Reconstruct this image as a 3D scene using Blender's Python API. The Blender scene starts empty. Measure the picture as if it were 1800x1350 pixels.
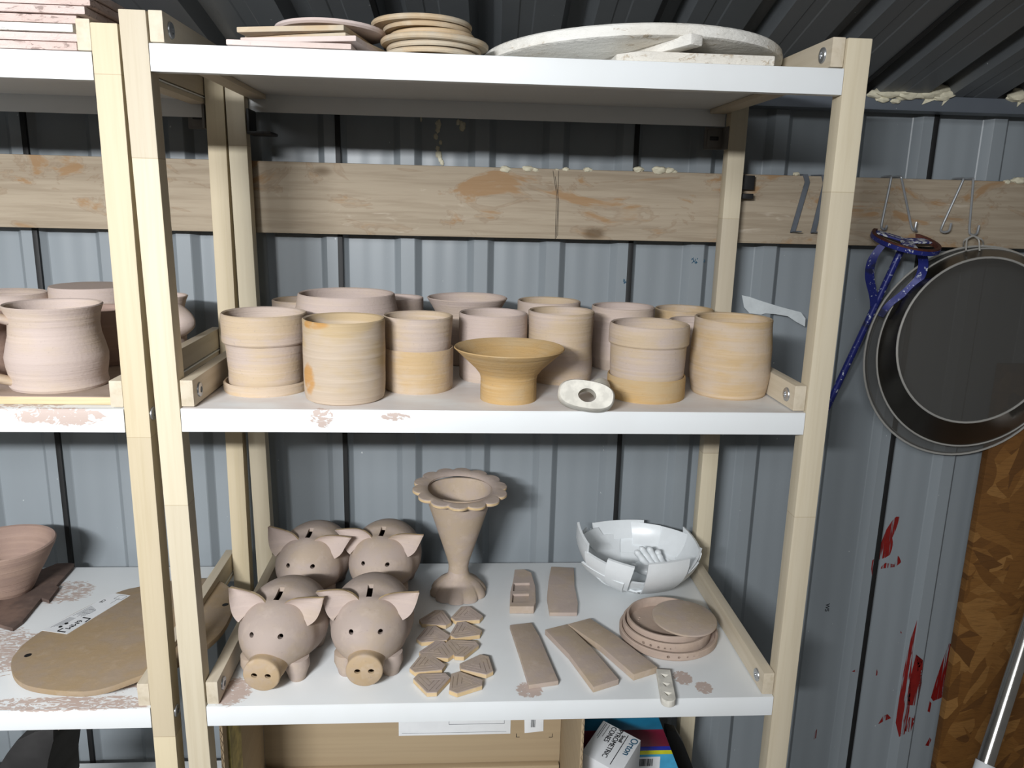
import bpy, bmesh, math, random
from mathutils import Vector, Matrix, noise as mnoise
random.seed(7)
PI = math.pi
scn = bpy.context.scene
COL = scn.collection

# ------------------------------------------------------------------ camera
CAM = Vector((0.31040, -0.88387, 1.55638))
CR = Vector((0.997693, -0.063486, 0.024066))
CU = Vector((-0.0091, 0.226224, 0.974033))
CF = Vector((0.067282, 0.972004, -0.225124))
FPX = 1401.25
cd = bpy.data.cameras.new('camera')
cam = bpy.data.objects.new('camera', cd)
COL.objects.link(cam)
cd.sensor_width = 36
cd.sensor_fit = 'HORIZONTAL'
cd.lens = FPX * 36 / 1800
cd.clip_start = 0.01
cam.matrix_world = Matrix(((CR.x, CU.x, -CF.x, CAM.x), (CR.y, CU.y, -CF.y, CAM.y), (CR.z, CU.z, -CF.z, CAM.z), (0, 0, 0, 1)))
scn.camera = cam


def ray(u, v):
    return (CF + CR * ((u - 900) / FPX) + CU * ((675 - v) / FPX)).normalized()


def onY(u, v, y):
    d = ray(u, v)
    return CAM + d * ((y - CAM.y) / d.y)


def onZ(u, v, z):
    d = ray(u, v)
    return CAM + d * ((z - CAM.z) / d.z)


def onP(u, v, p0, n):
    d = ray(u, v)
    return CAM + d * (n.dot(p0 - CAM) / n.dot(d))


def depth(p):
    return (p - CAM).dot(CF)


# ------------------------------------------------------------------ materials
def lin(c):
    return tuple(((x / 255) / 12.92 if x / 255 <= 0.04045 else ((x / 255 + 0.055) / 1.055) ** 2.4) for x in c) + (1,)


class NB:
    def __init__(s, name):
        s.m = bpy.data.materials.new(name)
        s.m.use_nodes = True
        s.t = s.m.node_tree
        s.n = s.t.nodes
        s.b = s.n['Principled BSDF']
        s.out = s.n['Material Output']
        s.co = None

    def link(s, a, b):
        s.t.links.new(a, b)

    def coord(s, rnd=True, world=False):
        if world:
            return s.n.new('ShaderNodeNewGeometry').outputs['Position']
        if s.co is None:
            tc = s.n.new('ShaderNodeTexCoord')
            if rnd:
                oi = s.n.new('ShaderNodeObjectInfo')
                mu = s.n.new('ShaderNodeVectorMath'); mu.operation = 'MULTIPLY_ADD'
                s.link(oi.outputs['Random'], mu.inputs[0])
                mu.inputs[1].default_value = (7.3, 5.1, 9.7)
                s.link(tc.outputs['Object'], mu.inputs[2])
                s.co = mu.outputs[0]
            else:
                s.co = tc.outputs['Object']
        return s.co

    def noise(s, scale, detail=4, rough=0.55, dist=0, co=None):
        mp = s.n.new('ShaderNodeVectorMath'); mp.operation = 'MULTIPLY'
        s.link(co or s.coord(), mp.inputs[0])
        mp.inputs[1].default_value = scale if isinstance(scale, tuple) else (scale,) * 3
        nz = s.n.new('ShaderNodeTexNoise')
        s.link(mp.outputs[0], nz.inputs['Vector'])
        nz.inputs['Scale'].default_value = 1
        nz.inputs['Detail'].default_value = detail
        nz.inputs['Roughness'].default_value = rough
        nz.inputs['Distortion'].default_value = dist
        return nz.outputs['Fac']

    def step(s, fac, lo, hi, smooth=True):
        mr = s.n.new('ShaderNodeMapRange')
        mr.interpolation_type = 'SMOOTHSTEP' if smooth else 'LINEAR'
        s.link(fac, mr.inputs['Value'])
        mr.inputs['From Min'].default_value = lo
        mr.inputs['From Max'].default_value = hi
        return mr.outputs['Result']

    def math(s, op, a, b=None):
        m = s.n.new('ShaderNodeMath'); m.operation = op
        for i, x in enumerate((a, b)):
            if x is None: continue
            if isinstance(x, (int, float)): m.inputs[i].default_value = x
            else: s.link(x, m.inputs[i])
        return m.outputs[0]

    def mix(s, fac, a, b):
        m = s.n.new('ShaderNodeMix'); m.data_type = 'RGBA'
        if isinstance(fac, (int, float)): m.inputs[0].default_value = fac
        else: s.link(fac, m.inputs[0])
        for i, x in ((6, a), (7, b)):
            if isinstance(x, tuple): m.inputs[i].default_value = x
            else: s.link(x, m.inputs[i])
        return m.outputs[2]

    def bump(s, h, strength, dist=0.001):
        b = s.n.new('ShaderNodeBump')
        b.inputs['Strength'].default_value = strength
        b.inputs['Distance'].default_value = dist
        s.link(h, b.inputs['Height'])
        s.link(b.outputs[0], s.b.inputs['Normal'])

    def done(s, color, rough=0.6, metal=0, spec=0.5):
        if isinstance(color, tuple): s.b.inputs['Base Color'].default_value = color
        else: s.link(color, s.b.inputs['Base Color'])
        if isinstance(rough, (int, float)): s.b.inputs['Roughness'].default_value = rough
        else: s.link(rough, s.b.inputs['Roughness'])
        s.b.inputs['Metallic'].default_value = metal
        s.b.inputs['Specular IOR Level'].default_value = spec
        return s.m


def simple(name, c, rough=0.6, metal=0, spec=0.5, var=0.08, sc=40):
    k = NB(name)
    f = k.noise(sc, 3)
    a = lin(c)
    d = tuple(x * (1 - var * 2) for x in a[:3]) + (1,)
    return k.done(k.mix(k.step(f, .35, .65), d, a), rough, metal, spec)


def clay(name, base, tan, amount, streak=True, speck=0.0):
    k = NB(name)
    f1 = k.noise((14, 14, 26), 3)
    f2 = k.noise((5, 5, 190) if streak else (60, 60, 60), 4)
    f3 = k.noise((260, 260, 260), 2)
    fac = k.math('ADD', k.math('MULTIPLY', f1, .7), k.math('MULTIPLY', f2, .3))
    th = .62 - amount * .3
    c = k.mix(k.step(fac, th - .09, th + .09), lin(base), lin(tan))
    lt = tuple(min(1, x * 1.16 + .015) for x in lin(base)[:3]) + (1,)
    c = k.mix(k.math('MULTIPLY', k.step(f2, .5, .75), .55), c, lt)
    dk = tuple(x * .72 for x in lin(base)[:3]) + (1,)
    c = k.mix(k.math('MULTIPLY', k.step(f3, .66, .74), .35), c, dk)
    k.bump(k.math('ADD', k.math('MULTIPLY', f2, 1.0), k.math('MULTIPLY', f3, .25)), .5 if streak else .25, .0022)
    return k.done(c, .78, 0, .25)


def wood(name, base, dark, axis, patch=None, grain=1.0, rough=.55, joints=False):
    k = NB(name)
    s = [150, 150, 150]; s[axis] = 5
    s2 = [30, 30, 30]; s2[axis] = 1.6
    f = k.noise(tuple(s), 4, .6, .3)
    g = k.noise(tuple(s2), 3, .5, .8)
    c = k.mix(k.math('MULTIPLY', k.step(f, .4, .68), .5 * grain), lin(base), lin(dark))
    c = k.mix(k.math('MULTIPLY', k.step(g, .42, .62), .55), c, lin(patch or dark))
    if joints:
        # finger-jointed lengths: each block has its own tone and a fine glue line
        sx = k.n.new('ShaderNodeSeparateXYZ'); k.link(k.coord(), sx.inputs[0])
        zz = k.math('MULTIPLY', sx.outputs['Z'], 2.6)
        wn = k.n.new('ShaderNodeTexWhiteNoise'); wn.noise_dimensions = '1D'
        k.link(k.math('FLOOR', zz), wn.inputs['W'])
        tone = k.mix(wn.outputs['Value'], lin((232, 226, 216)), lin((255, 250, 236)))
        mm = k.n.new('ShaderNodeMix'); mm.data_type = 'RGBA'; mm.blend_type = 'MULTIPLY'; mm.inputs[0].default_value = 1
        k.link(c, mm.inputs[6]); k.link(tone, mm.inputs[7]); c = mm.outputs[2]
        fr = k.math('FRACT', zz)
        ln_ = k.math('SUBTRACT', 1.0, k.step(fr, .0015, .0035))
        c = k.mix(k.math('MULTIPLY', ln_, .45), c, lin((150, 128, 96)))
    fl = k.noise(900, 2)
    k.bump(k.math('ADD', f, k.math('MULTIPLY', fl, .25)), .18 * grain, .0008)
    return k.done(c, rough, 0, .3)


M = {}
M['clay'] = clay('stoneware_clay', (184, 168, 157), (186, 166, 140), .45)
M['clay_pink'] = clay('pinkish_stoneware_clay', (184, 168, 160), (184, 167, 152), .3)
M['clay_tan'] = clay('tan_stoneware_clay', (188, 170, 150), (186, 160, 122), .40)
M['clay_ochre'] = clay('ochre_stoneware_clay', (182, 158, 122), (182, 150, 102), .6)
M['clay_smooth'] = clay('smooth_stoneware_clay', (176, 160, 149), (178, 160, 139), .4, streak=False)
M['clay_grey'] = clay('greyish_stoneware_clay', (172, 157, 148), (174, 157, 140), .35, streak=False)
M['clay_snout'] = clay('tan_scraped_clay', (178, 160, 143), (180, 156, 124), .5, streak=False)
M['clay_edge'] = clay('scraped_clay_edge', (200, 178, 146), (202, 176, 134), .6, streak=False)
M['clay_brown'] = clay('dark_leather_hard_clay', (88, 74, 68), (112, 92, 82), .3, streak=False)
M['clay_rose'] = clay('rose_stoneware_clay', (176, 157, 144), (178, 158, 142), .3, streak=False)
M['clay_umber'] = clay('rose_brown_clay', (150, 127, 116), (158, 134, 120), .3)
M['wood_post'] = wood('pale_birch_wood_upright', (209, 202, 187), (193, 183, 163), 2, (215, 208, 193), joints=True, grain=.8)
M['wood_post_y'] = wood('yellowish_birch_wood_upright', (211, 201, 178), (194, 181, 153), 2, (216, 206, 186), joints=True, grain=.8)
M['wood_rail'] = wood('pale_birch_wood_rail', (198, 186, 165), (180, 166, 141), 1, (206, 195, 176))


def beam_mat():
    k = NB('weathered_pine')
    f = k.noise((6, 130, 130), 5, .6, .5)
    g = k.noise((6, 14, 15), 4, .6, 1.6)
    h = k.noise((9, 30, 34), 4, .6, 1.0)
    c = k.mix(k.math('MULTIPLY', k.step(f, .38, .68), .5), lin((168, 155, 136)), lin((136, 121, 102)))
    c = k.mix(k.math('MULTIPLY', k.step(g, .55, .63), .7), c, lin((152, 116, 76)))
    ring = k.math('SUBTRACT', k.step(g, .535, .55), k.step(g, .55, .575))
    c = k.mix(k.math('MULTIPLY', ring, .22), c, lin((112, 78, 44)))
    c = k.mix(k.math('MULTIPLY', k.step(h, .64, .74), .6), c, lin((196, 184, 168)))
    vo = k.n.new('ShaderNodeTexVoronoi')
    mp = k.n.new('ShaderNodeVectorMath'); mp.operation = 'MULTIPLY'
    k.link(k.coord(False), mp.inputs[0]); mp.inputs[1].default_value = (4.5, 0, 9)
    k.link(mp.outputs[0], vo.inputs['Vector']); vo.inputs['Scale'].default_value = 1
    d = vo.outputs['Distance']
    c = k.mix(k.math('MULTIPLY', k.math('SUBTRACT', 1.0, k.step(d, .04, .11)), .75), c, lin((96, 78, 58)))
    k.bump(k.math('ADD', f, k.math('MULTIPLY', h, .6)), .45, .0015)
    return k.done(c, .8, 0, .2)


M['beam'] = beam_mat()


def smear_mask(k, spots, scale=(75, 110, 110), th=(.47, .55), dist=1.8):
    co = k.coord(world=True)
    tot = None
    for (x, y, z, rx, ry, rz) in spots:
        sb = k.n.new('ShaderNodeVectorMath'); sb.operation = 'SUBTRACT'
        k.link(co, sb.inputs[0]); sb.inputs[1].default_value = (x, y, z)
        dv = k.n.new('ShaderNodeVectorMath'); dv.operation = 'DIVIDE'
        k.link(sb.outputs[0], dv.inputs[0]); dv.inputs[1].default_value = (rx, ry, rz)
        ln = k.n.new('ShaderNodeVectorMath'); ln.operation = 'LENGTH'
        k.link(dv.outputs[0], ln.inputs[0])
        w = k.math('SUBTRACT', 1.0, k.step(ln.outputs['Value'], .35, 1.0))
        tot = w if tot is None else k.math('MAXIMUM', tot, w)
    nz = k.noise(scale, 5, .6, dist, co=co)
    v = k.math('MULTIPLY', k.math('ADD', nz, .06), tot)
    return k.step(v, th[0], th[1])


def shelf_mat(name, spots, base=(226, 229, 230), dust=0.0, extra=(.47, .55), sc=(75, 110, 110)):
    k = NB(name)
    f = k.noise(9, 3)
    c = k.mix(k.math('MULTIPLY', k.step(f, .4, .7), .25), lin(base), lin((214, 214, 212)))
    if dust:
        n2 = k.noise((12, 20, 5), 4)
        ge = k.n.new('ShaderNodeNewGeometry')
        sx = k.n.new('ShaderNodeSeparateXYZ'); k.link(ge.outputs['Normal'], sx.inputs[0])
        up = k.step(sx.outputs['Z'], .5, .9)
        c = k.mix(k.math('MULTIPLY', up, k.math('MULTIPLY', k.step(n2, .15, .75), dust)), c, lin((196, 176, 164)))
    if spots:
        c = k.mix(k.math('MULTIPLY', smear_mask(k, spots, sc, th=extra), .9), c, lin((184, 163, 152)))
    return k.done(c, .42, 0, .4)


def metal_sheet(name, c, rough=.42):
    k = NB(name)
    f = k.noise((14, 14, 1.5), 2)
    sp = k.noise((150, 150, 110), 1)
    a = lin(c)
    col = k.mix(k.step(f, .3, .7), tuple(x * .93 for x in a[:3]) + (1,), a)
    col = k.mix(k.math('MULTIPLY', k.step(sp, .80, .83), .7), col, lin((205, 208, 208)))
    return k.done(col, k.math('ADD', k.math('MULTIPLY', f, .15), rough - .08), 0, .5)


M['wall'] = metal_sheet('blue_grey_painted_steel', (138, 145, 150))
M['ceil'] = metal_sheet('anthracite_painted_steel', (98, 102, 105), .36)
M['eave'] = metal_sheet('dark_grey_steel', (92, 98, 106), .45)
M['seam'] = simple('black_seam_gap', (14, 15, 16), .6)  # black strips draw the shaded gap where the steel sheets overlap
def plaster(name, base, alt, fleck, amount):
    k = NB(name)
    f = k.noise((26, 26, 60), 4, .6)
    g = k.noise((70, 70, 190), 4, .7, .6)
    h = k.noise((7, 7, 12), 3)
    c = k.mix(k.step(h, .42, .62), lin(base), lin(alt))
    fl = k.step(k.math('ADD', k.math('MULTIPLY', g, .7), k.math('MULTIPLY', h, .3)), .60 - amount * .1, .66 - amount * .1)
    c = k.mix(k.math('MULTIPLY', fl, .75), c, lin(fleck))
    k.bump(k.math('ADD', f, k.math('MULTIPLY', g, .7)), .8, .003)
    return k.done(c, .85, 0, .2)


M['white_plaster'] = plaster('white_plaster', (230, 228, 222), (218, 213, 203), (172, 155, 132), .22)
M['grey_plaster'] = plaster('white_plaster_with_grey_chips', (220, 218, 212), (206, 202, 196), (120, 116, 112), .7)
M['pink_plaster'] = plaster('pinkish_plaster', (208, 190, 184), (200, 178, 170), (128, 112, 106), .45)
M['biscuit'] = clay('biscuit_fired_clay', (184, 172, 153), (184, 162, 132), .4, streak=False)
M['pink_tile'] = clay('pink_bisque_clay', (206, 191, 186), (200, 182, 174), .3, streak=False)
M['steel'] = simple('zinc_plated_steel', (160, 163, 166), .36, .45, .5, .05)
M['bolt'] = simple('bright_zinc_steel', (190, 192, 194), .28, .8, .5, .04)
M['grey_steel'] = simple('grey_painted_steel', (112, 118, 126), .45, .4)
M['black_plastic'] = simple('black_plastic', (26, 26, 27), .5)
M['tub_black'] = simple('matt_black_clay', (52, 51, 51), .7, 0, .3, .15, 20)
M['bracket'] = simple('dark_grey_plastic', (104, 101, 97), .45)
M['white_glaze'] = simple('white_glazed_porcelain', (228, 232, 234), .3, 0, .45, .02)
M['cream_foam'] = simple('cream_expanding_foam', (214, 208, 184), .6, 0, .3, .06, 120)
M['stone_white'] = simple('off_white_fired_clay', (222, 218, 207), .7, 0, .3, .1, 90)
M['floor'] = simple('grey_concrete', (120, 118, 114), .8, 0, .3, .1, 12)
M['white_paper'] = simple('white_paper', (224, 226, 228), .6, 0, .3, .02)
M['ink'] = simple('black_ink', (26, 26, 28), .6, 0, .2, .02)
M['pencil'] = simple('pencil_grey', (84, 76, 68), .7, 0, .2, .05)
M['ink_grey'] = simple('grey_ink', (120, 122, 126), .6, 0, .2, .02)
M['ink_blue'] = simple('teal_blue_ink', (30, 84, 112), .5, 0, .3, .03)
k = NB('dark_red_dry_brushed_paint')
k.done(k.mix(k.noise(90, 3), lin((96, 16, 16)), lin((136, 28, 24))), .45, 0, .4)
tr_ = k.n.new('ShaderNodeBsdfTransparent'); mx_ = k.n.new('ShaderNodeMixShader')
k.link(k.step(k.noise((230, 230, 9), 3), .40, .50), mx_.inputs[0])
k.link(tr_.outputs[0], mx_.inputs[1]); k.link(k.b.outputs[0], mx_.inputs[2]); k.link(mx_.outputs[0], k.out.inputs[0])
M['red_paint'] = k.m
M['teal'] = simple('teal_printed_card', (16, 96, 128), .4)
M['maroon'] = simple('maroon_printed_card', (98, 14, 40), .4)
M['blue_card'] = simple('blue_printed_card', (30, 42, 150), .4)
M['yellow_card'] = simple('yellow_printed_card', (206, 206, 40), .4)
M['sky_card'] = simple('light_blue_printed_card', (70, 160, 200), .4)
M['yellow_bag'] = simple('yellow_and_white_paper', (196, 180, 110), .5, 0, .3, .3, 30)
M['ply_edge'] = wood('plywood_edge', (226, 208, 172), (160, 134, 96), 0)
M['ply_top'] = clay('clay_dusted_plywood', (172, 154, 142), (160, 142, 126), .3, streak=False)
M['hardboard'] = clay('brown_hardboard', (158, 140, 120), (160, 138, 108), .4, streak=False)


def card_mat():
    k = NB('corrugated_cardboard')
    f = k.noise((3, 3, 120), 3)
    c = k.mix(k.math('MULTIPLY', k.step(f, .4, .65), .35), lin((168, 149, 121)), lin((155, 136, 110)))
    k.bump(f, .1, .0008)
    return k.done(c, .75, 0, .2)


M['card'] = card_mat()


def osb_mat():
    k = NB('oriented_strand_board')
    co = k.coord(False)
    nz = k.n.new('ShaderNodeTexNoise'); nz.inputs['Scale'].default_value = 9
    k.link(co, nz.inputs['Vector'])
    vadd = k.n.new('ShaderNodeVectorMath'); vadd.operation = 'MULTIPLY_ADD'
    k.link(nz.outputs['Color'], vadd.inputs[0]); vadd.inputs[1].default_value = (.035, .0, .035); k.link(co, vadd.inputs[2])
    cols = None
    for ang, sc in ((.4, (11, 1, 44)), (-.7, (10, 1, 36)), (1.2, (12, 1, 40))):
        mp = k.n.new('ShaderNodeMapping'); k.link(vadd.outputs[0], mp.inputs[0])
        mp.inputs['Rotation'].default_value = (0, ang, 0)
        mp2 = k.n.new('ShaderNodeVectorMath'); mp2.operation = 'MULTIPLY'
        k.link(mp.outputs[0], mp2.inputs[0]); mp2.inputs[1].default_value = sc
        vo = k.n.new('ShaderNodeTexVoronoi'); vo.inputs['Scale'].default_value = 1
        k.link(mp2.outputs[0], vo.inputs['Vector'])
        sp = k.n.new('ShaderNodeSeparateXYZ'); k.link(vo.outputs['Color'], sp.inputs[0])
        ra = k.n.new('ShaderNodeValToRGB')
        e = ra.color_ramp.elements
        e[0].color = lin((92, 60, 28)); e[1].color = lin((146, 106, 58))
        e.new(.35).color = lin((112, 74, 33)); e.new(.7).color = lin((126, 86, 41))
        k.link(sp.outputs['X'], ra.inputs[0])
        if cols is None: cols = ra.outputs[0]
        else: cols = k.mix(k.step(sp.outputs['Y'], .5, .52), cols, ra.outputs[0])
    gr = k.noise((30, 30, 300), 4, .6, 1.2, co=vadd.outputs[0])
    cols = k.mix(k.math('MULTIPLY', k.step(gr, .45, .7), .4), cols, lin((78, 50, 22)))
    k.bump(gr, .4, .001)
    return k.done(cols, .55, 0, .35)


M['osb'] = osb_mat()


def blue_paint():
    k = NB('chipped_blue_paint')
    f = k.noise(150, 4, .7)
    g = k.noise(30, 3)
    c = k.mix(k.step(f, .60, .66), lin((32, 40, 112)), lin((196, 202, 214)))
    c = k.mix(k.step(g, .60, .68), c, lin((30, 34, 70)))
    return k.done(c, .4, .1, .4)


M['blue'] = blue_paint()
k = NB('white_spattered_blue_paint')
c = k.mix(k.step(k.noise(110, 4, .7), .5, .54), lin((40, 48, 120)), lin((206, 210, 216)))
M['blue_white'] = k.done(c, .5)
M['rust'] = simple('rusty_steel', (92, 50, 38), .6, .2, .4, .2, 150)


def gauze_mat():
    k = NB('fine_steel_gauze')
    k.done(lin((92, 90, 86)), .5, .2, .4)
    tr = k.n.new('ShaderNodeBsdfTransparent')
    mx = k.n.new('ShaderNodeMixShader')
    mx.inputs[0].default_value = .52
    k.link(tr.outputs[0], mx.inputs[1]); k.link(k.b.outputs[0], mx.inputs[2]); k.link(mx.outputs[0], k.out.inputs[0])
    return k.m


M['gauze'] = gauze_mat()
M['drum'] = simple('dark_reflective_steel', (92, 88, 82), .24, .9, .5, .05)
M['bead'] = simple('bright_rolled_steel', (206, 204, 198), .25, .5, .6, .04)
M['sieve_rim'] = simple('polished_stainless_steel', (186, 183, 178), .2, .9, .5, .05)


def tape_mat():
    k = NB('translucent_white_tape')
    k.done(lin((214, 220, 222)), .4, 0, .4)
    tr = k.n.new('ShaderNodeBsdfTransparent')
    mx = k.n.new('ShaderNodeMixShader')
    k.link(k.math('ADD', k.math('MULTIPLY', k.noise(60, 3), .4), .55), mx.inputs[0])
    k.link(tr.outputs[0], mx.inputs[1]); k.link(k.b.outputs[0], mx.inputs[2]); k.link(mx.outputs[0], k.out.inputs[0])
    return k.m


M['tape'] = tape_mat()


# ------------------------------------------------------------------ mesh helpers
class MB:
    def __init__(s):
        s.bm = bmesh.new()

    def add(s, vs, fs):
        b = [s.bm.verts.new(v) for v in vs]
        out = []
        for f in fs:
            try: out.append(s.bm.faces.new([b[i] for i in f]))
            except ValueError: pass
        return b

    def box(s, p0, p1, bev=0.0, shear=None):
        t = bmesh.new()
        x0, y0, z0 = p0; x1, y1, z1 = p1
        vs = [t.verts.new((x, y, z)) for x in (x0, x1) for y in (y0, y1) for z in (z0, z1)]
        for f in ((0, 1, 3, 2), (4, 6, 7, 5), (0, 4, 5, 1), (2, 3, 7, 6), (0, 2, 6, 4), (1, 5, 7, 3)):
            t.faces.new([vs[i] for i in f])
        if bev:
            bmesh.ops.bevel(t, geom=list(t.edges), offset=bev, segments=2, profile=.6, affect='EDGES')
        for v in t.verts:
            if shear: v.co = Vector(shear(v.co))
        s.merge(t)
        return s

    def merge(s, t, mx=None):
        mp = {}
        for v in t.verts: mp[v] = s.bm.verts.new(mx @ v.co if mx else v.co)
        for f in t.faces:
            try:
                n = s.bm.faces.new([mp[v] for v in f.verts]); n.smooth = f.smooth; n.material_index = f.material_index
            except ValueError: pass
        t.free()

    def obox(s, mx, sx, sy, sz, bev=0.0):
        t = MB(); t.box((-sx / 2, -sy / 2, -sz / 2), (sx / 2, sy / 2, sz / 2), bev)
        s.merge(t.bm, mx)
        return s

    def prism(s, pts, off, bev=0):
        """polygon pts (3-D) pushed along off"""
        t = bmesh.new()
        a = [t.verts.new(p) for p in pts]
        b = [t.verts.new(Vector(p) + off) for p in pts]
        n = len(pts)
        t.faces.new(a[::-1]); t.faces.new(b)
        for i in range(n): t.faces.new((a[i], a[(i + 1) % n], b[(i + 1) % n], b[i]))
        bmesh.ops.recalc_face_normals(t, faces=t.faces)
        if bev: bmesh.ops.bevel(t, geom=list(t.edges), offset=bev, segments=2, profile=.6, affect='EDGES')
        s.merge(t)
        return s

    def lathe(s, prof, seg=64, wob=0.0, seed=0.0, c=(0, 0, 0), closed=False, rfun=None):
        rings = []
        for (r, z) in prof:
            if r < 1e-6:
                rings.append([s.bm.verts.new((c[0], c[1], c[2] + z))]); continue
            ring = []
            for i in range(seg):
                a = 2 * PI * i / seg
                k = 1 + wob * (math.sin(2 * a + seed) + .6 * math.sin(3 * a + seed * 2.1 + z * 30)) + wob * .5 * math.sin(z * 160 + seed)
                if rfun: k *= rfun(a, r, z)
                ring.append(s.bm.verts.new((c[0] + r * k * math.cos(a), c[1] + r * k * math.sin(a), c[2] + z + wob * r * .6 * math.sin(2 * a + seed * 1.7))))
            rings.append(ring)
        pr = list(zip(rings, rings[1:]))
        if closed: pr.append((rings[-1], rings[0]))
        for A, B in pr:
            if len(A) == 1 and len(B) == 1: continue
            for i in range(seg):
                j = (i + 1) % seg
                if len(A) == 1: f = (A[0], B[j], B[i])
                elif len(B) == 1: f = (A[i], A[j], B[0])
                else: f = (A[i], A[j], B[j], B[i])
                try: s.bm.faces.new(f).smooth = True
                except ValueError: pass
        return s

    def tube(s, pts, r, seg=10, closed=False, flat=None):
        pts = [Vector(p) for p in pts]
        n = len(pts)
        rings = []
        up = None
        for i in range(n):
            if closed: t = pts[(i + 1) % n] - pts[i - 1]
            else: t = pts[min(i + 1, n - 1)] - pts[max(i - 1, 0)]
            t.normalize()
            if up is None:
                up = Vector((0, 0, 1)) if abs(t.z) < .9 else Vector((1, 0, 0))
            a = t.cross(up)
            if a.length < 1e-5: a = t.cross(Vector((.3, 1, .2)))
            a.normalize(); b = a.cross(t).normalized(); up = b
            ra, rb = (r, r) if not flat else flat
            if callable(r): ra = rb = r(i / (n - 1))
            rings.append([s.bm.verts.new(pts[i] + a * ra * math.cos(2 * PI * q / seg) + b * rb * math.sin(2 * PI * q / seg)) for q in range(seg)])
        for i in range(n if closed else n - 1):
            A, B = rings[i], rings[(i + 1) % n]
            for q in range(seg):
                f = s.bm.faces.new((A[q], A[(q + 1) % seg], B[(q + 1) % seg], B[q])); f.smooth = True
        if not closed:
            s.bm.faces.new(rings[0][::-1]); s.bm.faces.new(rings[-1])
        return s

    def strip(s, pts, wid, nrm, thick):
        """flat bar swept along pts; wid = list of width vectors"""
        A = []
        for p, w, n in zip(pts, wid, nrm):
            p = Vector(p); w = Vector(w) / 2; n = Vector(n).normalized() * thick / 2
            A.append([s.bm.verts.new(q) for q in (p - w - n, p + w - n, p + w + n, p - w + n)])
        for a, b in zip(A, A[1:]):
            for q in range(4): s.bm.faces.new((a[q], a[(q + 1) % 4], b[(q + 1) % 4], b[q]))
        s.bm.faces.new(A[0][::-1]); s.bm.faces.new(A[-1])
        return s

    def mesh(s, name, mats, angle=35):
        bmesh.ops.recalc_face_normals(s.bm, faces=s.bm.faces)
        for f in s.bm.faces: f.smooth = True
        me = bpy.data.meshes.new(name)
        s.bm.to_mesh(me); s.bm.free()
        for m in (mats if isinstance(mats, (list, tuple)) else [mats]): me.materials.append(M[m] if isinstance(m, str) else m)
        me.set_sharp_from_angle(angle=math.radians(angle))
        return me

    def build(s, name, mats, parent=None, loc=None, angle=35):
        """verts are in world space; the object's origin goes to loc (or its parent's origin)"""
        o0 = Vector(loc) if loc is not None else (worldloc(parent) if parent else Vector((0, 0, 0)))
        if o0.length > 0:
            for v in s.bm.verts: v.co = v.co - o0
        me = s.mesh(name, mats, angle)
        o = bpy.data.objects.new(name, me)
        COL.objects.link(o)
        if parent:
            o.parent = parent
            o.location = o0 - worldloc(parent)
        else: o.location = o0
        return o


def worldloc(o):
    v = Vector((0, 0, 0))
    while o:
        v = v + o.location; o = o.parent
    return v


def tag(o, label, cat, group=None, kind=None):
    if label: o['label'] = label
    if cat: o['category'] = cat
    if group: o['group'] = group
    if kind: o['kind'] = kind
    return o


def empty(name, loc, label, cat, group=None):
    o = bpy.data.objects.new(name, None)
    o.empty_display_size = .03
    COL.objects.link(o)
    o.location = loc
    return tag(o, label, cat, group)


def structure(o):
    o['kind'] = 'structure'
    return o


def text_mesh(txt, size, mx, name, mat, parent, ext=.0002, align='CENTER'):
    cu = bpy.data.curves.new(name, 'FONT')
    cu.body = txt; cu.size = size; cu.extrude = ext; cu.align_x = align; cu.align_y = 'CENTER'
    ob = bpy.data.objects.new(name, cu); COL.objects.link(ob)
    dg = bpy.context.evaluated_depsgraph_get(); dg.update()
    me = bpy.data.meshes.new_from_object(ob.evaluated_get(dg))
    bpy.data.objects.remove(ob)
    wl = worldloc(parent)
    me.transform(Matrix.Translation(-wl) @ mx)
    me.materials.clear(); me.materials.append(M[mat])
    o = bpy.data.objects.new(name, me); COL.objects.link(o); o.parent = parent
    return o


def frame(o, x, y):
    """matrix with x axis along x, y roughly along y"""
    x = Vector(x).normalized(); z = x.cross(Vector(y)).normalized(); y = z.cross(x)
    return Matrix(((x.x, y.x, z.x, o[0]), (x.y, y.y, z.y, o[1]), (x.z, y.z, z.z, o[2]), (0, 0, 0, 1)))


# ------------------------------------------------------------------ constants of the place
W, PW, PD, D, YE = .72, .0271, .0237, .365, .3916
Z1, Z2, Z3, Z4, H, ZP = 1.702, 1.32, .9421, .564, .0271, 1.733
RIDGE, PAN, BEAMY = .432, .446, .3985

# ------------------------------------------------------------------ setting
# back wall: trapezoid steel sheet
SEAMS = [-1.308, -.8295, -.352, .1205, .5935, 1.0855, 1.568, 2.05]
prof = []
for a, b in zip(SEAMS, SEAMS[1:]):
    p = (b - a) / 4
    for i in range(4):
        e = a + p * (i + 1)          # right corner of the ridge
        s = a + p * i
        w = e - .0335 - (s + .010)
        A_ = s + .010
        prof += [(A_ + .0008, PAN), (A_ + w * .12, PAN), (A_ + w * .2, PAN - .0007), (A_ + w * .34, PAN - .0007), (A_ + w * .42, PAN),
                 (A_ + w * .56, PAN), (A_ + w * .64, PAN - .0007), (A_ + w * .78, PAN - .0007), (A_ + w * .86, PAN),
                 (e - .0345, PAN), (e - .0327, PAN - .0012), (e - .0243, RIDGE + .0014), (e - .0228, RIDGE), (e - .0012, RIDGE), (e + .0004, RIDGE + .0012), (e + .0093, PAN - .0012)]
WALLP = list(prof)
m = MB()
pv = []
for (x, y) in prof: pv.append([m.bm.verts.new((x, y, z)) for z in (0, .6, 1.2, 1.728)])
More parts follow.
